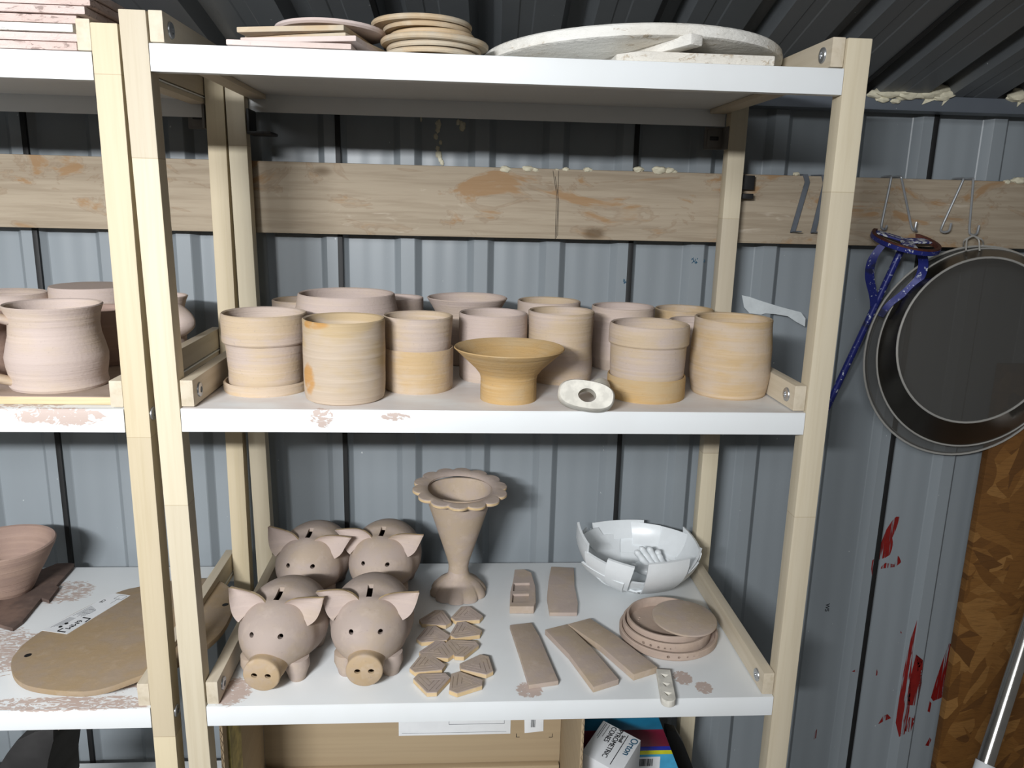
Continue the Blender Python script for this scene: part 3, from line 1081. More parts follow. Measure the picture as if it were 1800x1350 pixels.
body_me, snout_me = make_body(), make_snout()
leg_me = [make_leg(sx, sy) for sx in (-1, 1) for sy in (-1, 1)]


def pig(x, y, rz, sc, label, earL, earR, head='clay_smooth'):
    root = empty('piggy_bank', (x, y, Z3), label, 'piggy bank', GP)
    root.rotation_euler.z = rz
    root.scale = (sc,) * 3
    parts = [('body', body_me)] + [('leg', q) for q in leg_me] + [('snout', snout_me), ('ear', make_ear(-1, *earL)), ('ear', make_ear(1, *earR))]
    for n, me in parts:
        o = bpy.data.objects.new(n, me); COL.objects.link(o); o.parent = root
    return root


pig(.0815, .105, -.12, 1.05, 'clay piggy bank nearest the front left corner, left ear standing up', (.05, True), (.0, False))
pig(.1960, .112, .0, 1.05, 'clay piggy bank in front, next to the triangle tiles, left ear tip chipped', (.42, True), (.05, False))
pig(.0850, .300, -.10, 1.05, 'greyish clay piggy bank at the back left with a tall left ear', (.0, True), (.25, False))
pig(.1965, .305, -.12, 1.05, 'clay piggy bank at the back, left of the scalloped goblet', (.5, True), (.15, False))

# ------------------------------------------------------------------ scalloped goblet
gx, gy = .3135, .2880
root = empty('goblet_vase', (gx, gy, Z3), 'clay goblet vase with a scalloped flower rim and foot', 'vase')
m = MB()
def pet(n, amp, r0, r1, ph=0):
    def f(a, r, z):
        k = max(0, min(1, (r - r0) / (r1 - r0)))
        s_ = abs(math.sin(n * (a + ph) / 2)) ** .55
        return 1 - amp * k * (1 - s_)
    return f
HT = .207
m.lathe([(0, .0), (.040, .0), (.0455, .001), (.0455, .0045), (.0425, .010), (.033, .020), (.0215, .0275), (.0178, .0315), (.0166, .0345), (.0158, .040)], 160, .0, 0, (gx, gy, Z3), rfun=pet(10, .13, .033, .046, .1))
m.build('foot', 'clay_smooth', root, angle=50)
m = MB()
ins = [(.0165, .030), (.0156, .045), (.0165, .052), (.020, .065), (.031, .100), (.0435, .140), (.0535, .171), (.0545, .1745), (.0505, .1745), (.0495, .171), (.040, .140), (.027, .100), (.016, .075), (0, .070)]
m.lathe(ins, 96, .008, 3, (gx, gy, Z3))
m.build('bowl', 'clay_smooth', root, angle=50)
# rim: a petal-edged collar with an open mouth
m = MB()
RT = Matrix.Translation((gx + .0015, gy, Z3 + .1765)) @ Matrix.Rotation(.10, 4, 'X') @ Matrix.Rotation(.035, 4, 'Y')
seg = 240
def prad(a, r):
    return r * (1 - .13 * (1 - abs(math.sin(14 * (a + .05) / 2)) ** .55))
rings = []
for (r, z, pt_) in ((.0500, -.003, 0), (.058, -.004, 0), (.0728, -.0045, 1), (.0742, -.003, 1), (.0742, .0005, 1), (.0732, .0015, 1), (.062, .0025, 0), (.0525, .0018, 0), (.0500, 0, 0)):
    ring = []
    for i in range(seg):
        a = 2 * PI * i / seg
        rr = prad(a, r) if pt_ else r
        ring.append(m.bm.verts.new(RT @ Vector((rr * math.cos(a), rr * math.sin(a) * .97, z))))
    rings.append(ring)
for n_, (A, B) in enumerate(zip(rings, rings[1:] + rings[:1])):
    for i in range(seg):
        f = m.bm.faces.new((A[i], A[(i + 1) % seg], B[(i + 1) % seg], B[i])); f.material_index = 1 if n_ in (3,) else 0
m.build('rim', ['clay_grey', 'clay_edge'], root, angle=40)

# ------------------------------------------------------------------ clay slabs
GS = 'flat clay slabs on the lower shelf'


def slab(pts, th, label, mat='clay_smooth', z0=Z3, name='clay_slab', group=GS, sub=True, wav=.0):
    Q = [onZ(u, v, z0 + th) for u, v in pts]
    c = sum(Q, Vector()) / len(Q)
    m = MB(); m.prism([Vector((p.x, p.y, z0 + .0003)) for p in Q], Vector((0, 0, th)), .0010)
    return tag(m.build(name, mat, None, (c.x, c.y, z0)), label, 'clay slab', group)


slab([(968.8, 996), (1009, 998), (1010, 1030), (1016, 1060), (1014.8, 1077), (966, 1077), (961.5, 1050), (964, 1022)], .0062, 'straight clay slab with faint thumb hollows, behind the three fanned slabs', 'clay_grey')
slab([(896, 1098.6), (934, 1094.5), (948, 1118), (966, 1160), (982, 1197), (929.7, 1204.5), (913, 1150)], .0065, 'clay slab nearest the triangle tiles, leftmost of the three fanned slabs', 'clay_grey')
slab([(957.8, 1106.7), (997, 1097), (1040, 1138), (1088, 1194), (1043, 1208), (1000, 1150)], .0085, 'middle one of three fanned clay slabs', 'clay_smooth')
slab([(998, 1097), (1037, 1086.6), (1085, 1118), (1156, 1172.7), (1114, 1186), (1055, 1135)], .0095, 'thick clay slab between the middle fanned slab and the round trays', 'clay_smooth')
# slab with two sunk panels
pts = [(904.7, 1001), (922, 1000.5), (934, 1006), (941, 1030), (942, 1058), (938.5, 1066), (896, 1066), (897, 1040), (902, 1020)]
Q = [onZ(u, v, Z3 + .0125) for u, v in pts]
c = sum(Q, Vector()) / len(Q)
m = MB(); m.prism([Vector((p.x, p.y, Z3 + .0003)) for p in Q], Vector((0, 0, .0122)), .001)
w = m.build('slab_work', 'clay_grey', None, (c.x, c.y, Z3))
m = MB()
for q4 in (((903, 1025), (931, 1024.5), (931, 1038), (901.5, 1039)), ((901, 1044), (930, 1043.5), (929, 1058), (899.5, 1059))):
    m.prism([onZ(u, v, Z3 + .0125) + Vector((0, 0, -.004)) for u, v in q4], Vector((0, 0, .01)))
cut = m.build('slab_cut', 'clay_grey')
b = w.modifiers.new('b', 'BOOLEAN'); b.operation = 'DIFFERENCE'; b.object = cut; b.solver = 'EXACT'
me = eval_mesh(w); loc = w.location.copy()
bpy.data.objects.remove(w); bpy.data.objects.remove(cut)
o = bpy.data.objects.new('clay_slab', me); COL.objects.link(o); o.location = loc
tag(o, 'small rough clay slab with two sunken square panels', 'clay slab', GS)

# triangle-knot tiles
def knot_tile():
    m = MB()
    def L(k, r):
        a = k * 2 * PI / 3
        return Vector((math.cos(a), math.sin(a))), r
    def X(k, r, j, s_):
        n1, _ = L(k, r); n2, _ = L(j, s_)
        d = n1.x * n2.y - n1.y * n2.x
        return Vector(((r * n2.y - s_ * n1.y) / d, (n1.x * s_ - n2.x * r) / d))
    R_, cut_ = .0172, .0238
    hexa = []
    for k_ in range(3):
        a = k_ * 2 * PI / 3
        tdir = Vector((-math.sin(a), math.cos(a)))
        full = R_ * math.sqrt(3)
        # vertices where the long edge meets the trimmed corners
        e = full - (2 * R_ - cut_) * 2 / math.sqrt(3)
        for s_ in (-1, 1): hexa.append(Vector((math.cos(a), math.sin(a))) * R_ + tdir * s_ * e)
    m.prism([Vector((p.x, p.y, .0004)) for p in hexa], Vector((0, 0, .0066)), .0008)
    w = m.build('tile_work', 'clay_grey')
    c = MB()
    def line(a, b, wd=.00042):
        d = (b - a).normalized(); n = Vector((-d.y, d.x)) * wd
        a = a - d * wd; b = b + d * wd
        c.prism([Vector((p.x, p.y, .0062)) for p in (a - n, b - n, b + n, a + n)], Vector((0, 0, .004)))
    r0, r1, r2 = .0022, .0078, .0134
    for k_ in range(3):
        j, i = (k_ + 1) % 3, (k_ + 2) % 3
        line(X(k_, r0, j, r0), X(k_, r0, i, r1))
        line(X(k_, r1, j, r0), X(k_, r1, i, r2 - .001))
        tt = Vector((-math.sin(k_ * 2 * PI / 3), math.cos(k_ * 2 * PI / 3)))
        cc = Vector((math.cos(k_ * 2 * PI / 3), math.sin(k_ * 2 * PI / 3))) * r2
        line(cc - tt * .0125, cc + tt * .0125)
    cut = c.build('tile_cut', 'clay_brown')
    b = w.modifiers.new('b', 'BOOLEAN'); b.operation = 'DIFFERENCE'; b.object = cut; b.solver = 'EXACT'; b.use_self = True
    me = eval_mesh(w)
    for q in (w, cut): bpy.data.objects.remove(q)
    # ochre scraped sides
    me.materials.clear()
    for q in ('clay_grey', 'clay_edge'): me.materials.append(M[q])
    for p in me.polygons: p.material_index = 1 if (abs(p.normal.z) < .35 and p.center.z < .0056 and p.center.length > .0150) else 0
    return me


tile_me = knot_tile()
TL = [(.2808, .1934, 21, 'row farthest from the shelf edge, left one, half in shadow'), (.3262, .2043, 34, 'row farthest from the shelf edge, right one'),
      (.2776, .1483, 38, 'second row from the goblet, left one'), (.3232, .1592, 43, 'second row from the goblet, right one'),
      (.3179, .1154, 84, 'middle row, right one'), (.2847, .1074, 22, 'middle row, left one'),
      (.2723, .0754, 38, 'fourth row from the goblet, left one'), (.3404, .0711, 8, 'lying apart at right, nearest the fanned slabs'),
      (.2799, .0353, 92, 'row at the shelf edge, left one'), (.3209, .0320, 56, 'row at the shelf edge, right one')]
for i, (x, y, a, where) in enumerate(TL):
    o = bpy.data.objects.new('clay_tile', tile_me); COL.objects.link(o)
    o.location = (x, y, Z3 + (.0004 if i else .0004)); o.rotation_euler.z = math.radians(a); o.scale = (1.02, 1.02, 1)
    tag(o, 'triangular clay knot tile, ' + where, 'tile', 'triangle knot tiles on the lower shelf')

# ------------------------------------------------------------------ shard bowl with a hand
P = onZ(1126, 1044, Z3)
bx, by = P.x, P.y + .035
root = empty('shard_bowl', (bx, by, Z3), 'white glazed bowl built of overlapping shards with a hand inside', 'bowl')
def bowl_pt(a, h, off=0.0):
    # h 0..1 from foot to rim along the wall
    r = .034 + .066 * math.sin(min(h, 1.25) * PI / 2 * .86) + off * .8
    z = .004 + .062 * (h ** 1.4) - off * .25
    return Vector((bx + r * math.cos(a), by + r * math.sin(a), Z3 + z))
m = MB()
m.lathe([(0, .001), (.034, .001), (.037, .004), (.035, .0065), (0, .0065)], 48, .01, 2, (bx, by, Z3))
m.build('foot', 'white_glaze', root)
rs = random.Random(11)
def shard(m, a0, a1, h0, h1, off, sk=0.0, tl=0.0, th=.0046):
    NU, NV = 9, 6
    g = [[], []]
    def at_(u, v, lay): return bowl_pt(a0 + (a1 - a0) * u + sk * (v - .5), max(0, h0 + (h1 - h0) * v + tl * (u - .5)), off - th * lay)
    def flat(u, v, lay):
        q = at_(0, v, lay).lerp(at_(1, v, lay), u)
        r_ = at_(u, v, lay)
        return r_.lerp(q, .5) + (r_ - q) * .0 + Vector((r_.x - bx, r_.y - by, 0)).normalized() * (.5 * .5 * (at_(.5, v, 0) - at_(0, v, 0).lerp(at_(1, v, 0), .5)).length)
    for lay in (0, 1):
        for j in range(NV + 1):
            row = []
            for i in range(NU + 1):
                u, v = i / NU, j / NV
                a = a0 + (a1 - a0) * u + sk * (v - .5)
                h = h0 + (h1 - h0) * v + tl * (u - .5)
                row.append(m.bm.verts.new(flat(u, v, lay)))
            g[lay].append(row)
    for lay in (0, 1):
        for j in range(NV):
            for i in range(NU):
                q = (g[lay][j][i], g[lay][j][i + 1], g[lay][j + 1][i + 1], g[lay][j + 1][i])
                m.bm.faces.new(q if lay == 0 else q[::-1])
    A, B = g
    for j in range(NV):
        m.bm.faces.new((A[j][0], A[j + 1][0], B[j + 1][0], B[j][0])); m.bm.faces.new((A[j][NU], B[j][NU], B[j + 1][NU], A[j + 1][NU]))
    for i in range(NU):
        m.bm.faces.new((A[0][i], B[0][i], B[0][i + 1], A[0][i + 1])); m.bm.faces.new((A[NV][i], A[NV][i + 1], B[NV][i + 1], B[NV][i]))
def D_(d): return math.radians(d)
# lower, middle and rim courses; degrees: 270 faces the room, 90 the wall
for i in range(7):
    a = i * 51.4 + rs.uniform(-6, 6)
    m = MB(); shard(m, D_(a), D_(a + 62), -.02, rs.uniform(.42, .55), rs.uniform(.0, .003), rs.uniform(-.2, .2), rs.uniform(-.1, .1)); m.build('shard', 'white_glaze', root)
for i in range(8):
    a = i * 45 + 12 + rs.uniform(-6, 6)
    m = MB(); shard(m, D_(a), D_(a + 52), .32 + rs.uniform(-.05, .05), .70 if 225 < a < 330 else rs.uniform(.74, .86), rs.uniform(-.002, .005), rs.uniform(-.25, .25), rs.uniform(-.12, .12)); m.build('shard', 'white_glaze', root)
RIM = [(-24, 26, .5, 1.10, .000, .1, .1), (18, 58, .55, 1.05, -.001, -.1, -.06), (52, 84, .6, 1.03, -.003, .05, 0), (72, 128, .72, 1.08, .000, .0, .02), (118, 150, .55, 1.02, -.004, .25, .05), (146, 172, .5, 1.06, -.001, -.15, -.05),
       (168, 204, .45, 1.32, .001, .05, -.12), (200, 236, .40, 1.08, .002, .1, -.08), (226, 250, .42, 1.16, .004, .15, -.05), (264, 304, .34, 1.22, .0045, .05, .0), (298, 322, .36, .90, .003, .3, .1), (312, 346, .42, 1.02, .001, .0, .15)]
for (a0, a1, h0, h1, off, sk, tl) in RIM:
    m = MB(); shard(m, D_(a0), D_(a1), h0, h1, off, sk, tl); m.build('shard', 'white_glaze', root)
# the hand: a palm lying in the bowl, fingers bent over towards the room
hand = MB()
hc = Vector((bx + .024, by + .014, Z3 + .016))
t = bmesh.new(); bmesh.ops.create_uvsphere(t, u_segments=24, v_segments=16, radius=1)
for v in t.verts: v.co = hc + Vector((v.co.x * .026, v.co.y * .022, .006 + v.co.z * .011))
hand.merge(t)
hd = hand.build('hand', 'white_glaze', root, angle=60)
for i, (dx, dy, ln, sp) in enumerate(((-.010, -.006, .92, -.004), (-.001, -.001, 1.06, .0), (.008, .003, 1.0, .004), (.016, .007, .80, .009))):
    f = MB()
    b0 = hc + Vector((dx + .010, dy, .007))
    tip = Vector((-.026 + sp, .010 - i * .001, .034)) * ln
    pts = [b0, b0 + tip * .38 + Vector((-.0015, 0, .002)), b0 + tip * .70 + Vector((-.0005, 0, .0022)), b0 + tip + Vector((.002, -.003, -.002))]
    den = []
    for a, b in zip(pts, pts[1:]):
        for q in range(5): den.append(a.lerp(b, q / 5))
    den.append(pts[-1])
    den = [den[0]] + [(den[q - 1] + den[q] * 2 + den[q + 1]) / 4 for q in range(1, len(den) - 1)] + [den[-1]]
    f.tube(den, lambda t: .0058 - .0012 * t + (.0006 if abs(t - .38) < .06 or abs(t - .7) < .06 else 0) - (.0016 if t > .9 else 0) - (.0018 if t > .99 else 0), 14)
    f.build('finger', 'white_glaze', hd, angle=60)
f = MB(); b0 = hc + Vector((-.022, .002, .004))
f.tube([b0, b0 + Vector((-.008, -.006, .006)), b0 + Vector((-.010, -.016, .012)), b0 + Vector((-.006, -.026, .013))], lambda t: .0064 - .002 * t, 14)
f.build('thumb', 'white_glaze', hd, angle=60)

# ------------------------------------------------------------------ nested round trays
GT = 'round clay trays stacked by the right rail'
P = onZ(1179, 1166.6, Z3)
tx, ty = P.x + .0145, P.y + .0735
def tray(x, y, z, r, h, label, tilt_=(0, 0), holes=None, dots=False):
    m = MB()
    m.lathe([(0, 0), (r * .97, 0), (r, .002), (r * 1.005, h - .001), (r * .995, h), (r * .955, h), (r * .945, h - .001), (r * .935, .0042), (0, .004)], 96, .003, x * 30, (0, 0, 0))
    w = m.build('tray_work', 'clay_rose')
    if holes:
        c_ = MB()
        for a, hr in holes:
            d = Vector((math.cos(a), math.sin(a), 0))
            c_.tube([d * r * .9 + Vector((0, 0, h * .55)), d * r * 1.1 + Vector((0, 0, h * .55))], hr, 12)
        cut = c_.build('tray_cut', 'clay_rose')
        b = w.modifiers.new('b', 'BOOLEAN'); b.operation = 'DIFFERENCE'; b.object = cut; b.solver = 'EXACT'; b.use_self = True
        me = eval_mesh(w); bpy.data.objects.remove(cut)
    else: me = eval_mesh(w)
    bpy.data.objects.remove(w)
    o = bpy.data.objects.new('round_tray', me); COL.objects.link(o)
    o.location = (x, y, z); o.rotation_euler = (tilt_[0], tilt_[1], 0)
    for p_ in me.polygons: p_.use_smooth = True
    me.set_sharp_from_angle(angle=math.radians(35))
    tag(o, label, 'tray', GT)
    if dots:
        for q in range(16):
            a = math.radians(150 + q * 9)
            d = MB(); d.lathe([(0, .0), (.0016, .0), (.0013, .0007), (0, .0009)], 8, 0, 0, (r * .70 * math.cos(a), r * .70 * math.sin(a), .0040))
            me2 = d.mesh('stud', 'clay_rose'); oo = bpy.data.objects.new('stud', me2); COL.objects.link(oo); oo.parent = o
    return o
H1 = [(math.radians(a), r_) for a, r_ in ((-104, .0022), (-92, .0018), (-82, .0013), (-74, .001), (-68, .0007))]
H2 = [(math.radians(a), r_) for a, r_ in ((-134, .0021), (-124, .0018), (-114, .0016), (-106, .0013), (-99, .001))]
tray(tx, ty, Z3 + .0004, .0705, .0125, 'round clay tray with a row of holes, bottommost of the stack', holes=H1)
tray(tx - .002, ty + .003, Z3 + .0050, .0635, .0165, 'round clay tray with graded holes, second from the bottom of the stack', holes=H2)
tray(tx - .001, ty + .007, Z3 + .0096, .0580, .0175, 'rimmed clay tray with studs on its floor, third from the bottom of the stack', dots=True)
q = onZ(1203, 1086, Z3 + .030)
m = MB(); m.lathe([(0, 0), (.0455, 0), (.0468, .0015), (.0465, .0035), (.045, .0042), (0, .0042)], 80, .006, 5)
o = m.build('clay_disc', 'clay_smooth'); o.location = (q.x, q.y, Z3 + .0275); o.rotation_euler = (.05, .015, 0)
tag(o, 'flat clay disc lying off centre on top of the tray stack', 'disc')

# cone stand: a pale bar with three notches, poking over the shelf edge
A = onZ(1166, 1176, Z3 + .0095); B = onZ(1176.5, 1233, Z3 + .0095)
d = (B - A); ln = d.length; d.normalize()
mx = frame((A + B) / 2 - Vector((0, 0, .0045)), d, (-d.y, d.x, 0))
t = MB()
pts = []
wd = .0092
for s_, a0 in ((1, -90), (-1, 90)):
    for q in range(9 if s_ == 1 else 2):
        if s_ == 1:
            a = math.radians(a0 + q * 22.5); pts.append(Vector((ln / 2 - wd + wd * math.cos(a), wd * math.sin(a), -.0045)))
        else: pts.append(Vector((-ln / 2, wd if q == 0 else -wd, -.0045)))
t.prism(pts, Vector((0, 0, .009)), .0009)
w0 = MB(); w0.merge(t.bm, mx); w = w0.build('bar_work', 'stone_white')
c_ = MB()
for q in (-.45, 0, .45):
    tri = [Vector((q * ln * .62 - .0048, -.0052, .0005)), Vector((q * ln * .62 + .0045, -.001, .0005)), Vector((q * ln * .62 - .003, .0056, .0005))]
    tt = MB(); tt.prism(tri, Vector((0, 0, .01))); c_.merge(tt.bm, mx)
cut = c_.build('bar_cut', 'stone_white')
b = w.modifiers.new('b', 'BOOLEAN'); b.operation = 'DIFFERENCE'; b.object = cut; b.solver = 'EXACT'; b.use_self = True
me = eval_mesh(w)
for q in (w, cut): bpy.data.objects.remove(q)
o = bpy.data.objects.new('cone_stand', me); COL.objects.link(o)
tag(o, 'pale clay bar with three triangular notches poking over the shelf edge', 'cone stand')

# ------------------------------------------------------------------ top shelf
GB = 'clay boards in the stack on the top shelf'
def board_px(uL, vL, uR, vR, y, depth_, th, rot_dx, label, mat, zmin=Z1, cat='board', curve=0):
    """square board given by its front edge in the photo; its sides run back"""
    a = onY(uL, vL, y); b = onY(uR, vR, y)
    z = (a.z + b.z) / 2
    fx = (b - a).normalized()
    bk = Vector((rot_dx, 1, 0)).normalized()
    c0 = [a, b, b + bk * depth_, a + bk * depth_]
    m = MB(); m.prism(c0, Vector((0, 0, -th)), .0012)
    cen = (a + b) / 2 + bk * depth_ / 2
    return tag(m.build('clay_board', mat, None, (cen.x, cen.y, cen.z - th)), label, cat, GB)


ZT = Z1
def sq_board(cx, cy, z, sx, sy, th, rz, label, mat, tlt=(0, 0), group=GB, name='clay_board'):
    m = MB(); m.box((-sx / 2, -sy / 2, 0), (sx / 2, sy / 2, th), .0015)
    o = m.build(name, mat); o.location = (cx, cy, z); o.rotation_euler = (tlt[0], tlt[1], rz)
    return tag(o, label, 'board', group)


bcx = onY(523, 92, .02).x
sq_board(bcx - .004, .078, ZT + .0012, .130, .128, .0058, -.06, 'pink clay board at the bottom of the board stack', 'pink_tile', (-.03, .01))
sq_board(bcx + .014, .084, ZT + .0078, .128, .128, .0058, -.22, 'pink clay board second from the bottom of its stack', 'pink_tile', (-.028, -.01))
sq_board(bcx + .016, .098, ZT + .0148, .122, .128, .0042, -.36, 'thin tan clay board in the middle of the board stack', 'biscuit', (-.02, .0))
sq_board(bcx + .004, .090, ZT + .0195, .118, .128, .0058, -.20, 'tan clay board just under the round pink disc', 'biscuit', (-.02, -.015))
m = MB(); m.lathe([(0, 0), (.060, 0), (.0625, .002), (.061, .0050), (0, .0055)], 72, .006, 3)
o = m.build('clay_disc', 'pink_tile'); o.location = (bcx + .024, .092, ZT + .0300); o.rotation_euler = (-.02, .0, 0)
tag(o, 'pink round clay disc on top of the board stack', 'disc')
sq_board(bcx + .03, .23, ZT + .0008, .20, .07, .013, -.0, 'tan clay board lying behind the board stack', 'biscuit')

GD = 'round clay discs stacked on the top shelf'
discs = [(756, .1, .0580, .0052, 'bottommost of the round tan disc stack'), (760, .1, .0610, .0058, 'second from the bottom of the round disc stack'), (763, .1, .0615, .0060, 'third from the bottom of the round disc stack'),
         (764, .098, .0690, .0066, 'widest tan disc in the middle of the round stack'), (760, .1, .0555, .0062, 'small orange-stained disc above the widest one'), (752, .1, .0575, .0056, 'second from the top of the round disc stack'), (742, .1, .0640, .0062, 'topmost of the round tan disc stack, sticking out left')]
z = ZT + .0006
for i, (u, y, r, th, lb) in enumerate(discs):
    r *= .885; th *= .92
    p = onY(u, 70, y)
    m = MB(); m.lathe([(0, 0), (r * .975, 0), (r, .0018), (r, th - .0018), (r * .975, th), (0, th)], 72, .007, i * 2.3)
    o = m.build('clay_disc', 'biscuit' if i != 4 else 'clay_tan'); tl = -.012 - .010 * (i % 3)
    o.location = (p.x, y, z + .002); o.rotation_euler = (tl, .012 * (i % 2) - .004, 0)
    z += th + .0010
    tag(o, 'round tan clay disc, ' + lb, 'disc', GD)

# large white plaster round on a white slab
p = onY(1120, 70, .185)
root = empty('plaster_round', (p.x, .185, ZT), 'large white plaster round with a rib under it, lying askew at the right', 'plaster bat')
rx = Matrix.Translation((p.x - .009, .19, ZT + .0155)) @ Matrix.Rotation(-.052, 4, 'X') @ Matrix.Rotation(-.018, 4, 'Y')
m = MB(); t = MB(); R0 = .188
t.lathe([(0, 0), (R0 * .975, 0), (R0 * .995, .002), (R0, .007), (R0 * .996, .0125), (R0 * .985, .0145), (0, .0145)], 128, .003, 2)
m.merge(t.bm, rx); m.build('round', 'white_plaster', root)
m = MB(); t = MB()
nrm_ = (rx.to_3x3() @ Vector((0, 0, 1))).normalized()
A = onP(1226, 66, rx @ Vector((0, 0, -.002)), nrm_); B = onP(1092, 103, rx @ Vector((0, 0, -.002)), nrm_); B = B + (B - A) * .5
dd = B - A
t.obox(frame((A + B) / 2 - nrm_ * .002, dd, nrm_.cross(dd)), dd.length, .018, .012, .003)
m.merge(t.bm); m.build('rib', 'white_plaster', root)
m = MB()
a, b = onY(1090, 104, .006), onY(1366, 114, .006)
m.prism([Vector((a.x, .03, ZT + .0006)), Vector((a.x + .02, .006, ZT + .0006)), Vector((b.x - .003, .006, ZT + .0006)), Vector((b.x, .012, ZT + .0006)), Vector((b.x, .15, ZT + .0006)), Vector((a.x, .15, ZT + .0006))], Vector((0, 0, .0105)), .0018)
tag(m.build('plaster_slab', 'white_plaster', None, ((a.x + b.x) / 2, .08, ZT)), 'flat white plaster slab under the large white round', 'plaster bat')

# ------------------------------------------------------------------ left unit, top: stack of plaster bats
zl = 1.6915
LB = [(135, 'pink_plaster', 'lowest of the plaster bat stack at top left'), (136, 'pink_plaster', 'second lowest plaster bat, all pink'), (128.5, 'grey_plaster', 'whitest plaster bat with a grey chipped end'),
      (134, 'pink_plaster', 'fourth plaster bat from the bottom, level with the rail top'), (150, 'pink_plaster', 'rust-spotted plaster bat, fifth from the bottom'), (158, 'pink_plaster', 'plaster bat second from the top'), (160, 'pink_plaster', 'top plaster bat touching the picture edge')]
for i, (u, mt, lb) in enumerate(LB):
    v = 80 - 12.4 * i
    xr = onY(u, v, .004).x
    m = MB()
    m.box((xr - .31, .004 + .002 * (i % 2), zl + .0012 + .0086 * i), (xr, .30, zl + .0012 + .0086 * i + .0078), .0014)
    tag(m.build('plaster_bat', mt, None, (xr - .15, .15, zl + .001 + .0086 * i)), 'pinkish rough board, ' + lb if mt == 'pink_plaster' else lb, 'plaster bat', 'plaster bats stacked at top left')

# ------------------------------------------------------------------ left unit, middle shelf
zl = 1.3187
m = MB()
a = onZ(0, 697, zl + .0095)
brd = empty('plywood_board', (-.22, .15, zl), 'clay-dusted plywood board under the mugs at left', 'board')
m.box((-.42, a.y, zl + .0006), (-.0785, .37, zl + .0094), .0006); m.build('plies', 'ply_edge', brd)
m = MB(); m.box((-.42, a.y + .0005, zl + .0094), (-.0787, .3695, zl + .0100)); m.build('top_face', 'ply_top', brd)
ZB = zl + .0103
x, y, r, h = spot(12.4, 172.8, 535, 693, z=ZB, rb=.98)
root = empty('mug', (x, y, ZB), 'large bellied clay mug with flared rim at front left, handle to the left', 'mug', 'clay mugs on the left middle shelf')
m = MB()
out = dens([(r * .97, 0), (r * 1.0, .003), (r * .985, h * .06), (r * .975, h * .13), (r * 1.02, h * .28), (r * 1.035, h * .38), (r * .99, h * .5), (r * .92, h * .64), (r * .905, h * .76), (r * .94, h * .9), (r * 1.0, h)], 4)
m.lathe(wall_profile(out, .004, .006), 80, .006, 4, (x, y, ZB)); m.build('body', 'clay_pink', root, angle=30)
m = MB()
c0 = Vector((x, y, ZB))
hv = Vector((-.80, -.60, 0))
hp = [hv * r * k_ + Vector((0, 0, h * z_)) for k_, z_ in ((.88, .84), (1.15, .90), (1.6, .88), (1.95, .68), (1.95, .46), (1.6, .27), (1.2, .16), (.93, .10))]
den = []
for a, b in zip(hp, hp[1:]):
    for q in range(5): den.append(c0 + a.lerp(b, q / 5))
den.append(c0 + hp[-1])
for _ in range(3): den = [den[0]] + [(den[q - 1] + den[q] * 2 + den[q + 1]) / 4 for q in range(1, len(den) - 1)] + [den[-1]]
m.tube(den, .01, 16, flat=(.0105, .0055)); m.build('handle', 'clay', root, angle=60)

x, y, r, h = spot(-62, 75.6, 515, yc=.30, z=ZB)
pot('bowl', 'round-shouldered clay bowl behind the bellied mug, cut off by the left picture edge', 'bowl', 'clay_pink', (x, y, r, h), [(.7, 0), (.9, .2), (1.05, .5), (1.12, .72), (1.1, .8), (1.02, .98), (1, 1)], z=ZB, seed=31, group='clay pots on the left middle shelf')
# upside-down pot: closed end up
p = onY(160, 512, .325)
r = 68 * depth(p) / FPX
h = onY(92, 504, .30).z - ZB
m = MB(); m.lathe([(r * .96, 0), (r, .0), (r * .985, h * .5), (r * .975, h - .003), (r * .955, h), (0, h), (0, h - .005), (r * .93, h - .006), (r * .96, .003), (r * .96, 0)], 72, .004, 2, (p.x, .325, ZB))
tag(m.build('cylinder_pot', 'clay_pink', None, (p.x, .325, ZB), 30), 'upturned clay cylinder at the back of the left middle shelf', 'pot', 'clay pots on the left middle shelf')
x, y, r, h = spot(122, 232, 542, yc=.215, z=ZB)
pot('cylinder_pot', 'clay pot between the bellied mug and the pale uprights, mostly hidden', 'pot', 'clay_umber', (x, y, r, h), [(.96, 0), (1, .1), (1, 1)], z=ZB, seed=33, group='clay pots on the left middle shelf')
x, y, r, h = spot(-75, 15, 545, vb=676, z=ZB)
pot('cylinder_pot', 'clay cylinder left of the bellied mug, only its right edge in view', 'pot', 'clay_umber', (x, y, r, h), [(1, 0), (1, 1)], z=ZB, seed=34, group='clay pots on the left middle shelf')
x, y, r, h = spot(232, 327, 520, yc=.29, z=ZB)
root = empty('mug', (x, y, ZB), 'clay mug behind the double uprights, its round handle showing at right', 'mug', 'clay mugs on the left middle shelf')
m = MB(); out = dens([(r * .8, 0), (r * .84, h * .1), (r * .9, h * .5), (r * .86, h * .8), (r * .93, h * .92), (r, h)], 4)
m.lathe(wall_profile(out, .0035, .006), 64, .004, 6, (x, y, ZB)); m.build('body', 'clay_pink', root, angle=30)
m = MB(); c0 = Vector((x, y, ZB))
hv2 = Vector((.80, -.60, 0))
den = [c0 + hv2 * (r * .80 + .030 * math.sin(PI * q / 20) ** .8) + Vector((0, 0, h * .84 - h * .50 * q / 20)) for q in range(21)]
m.tube(den, .006, 14, flat=(.0135, .0055)); m.build('handle', 'clay_pink', root, angle=60)

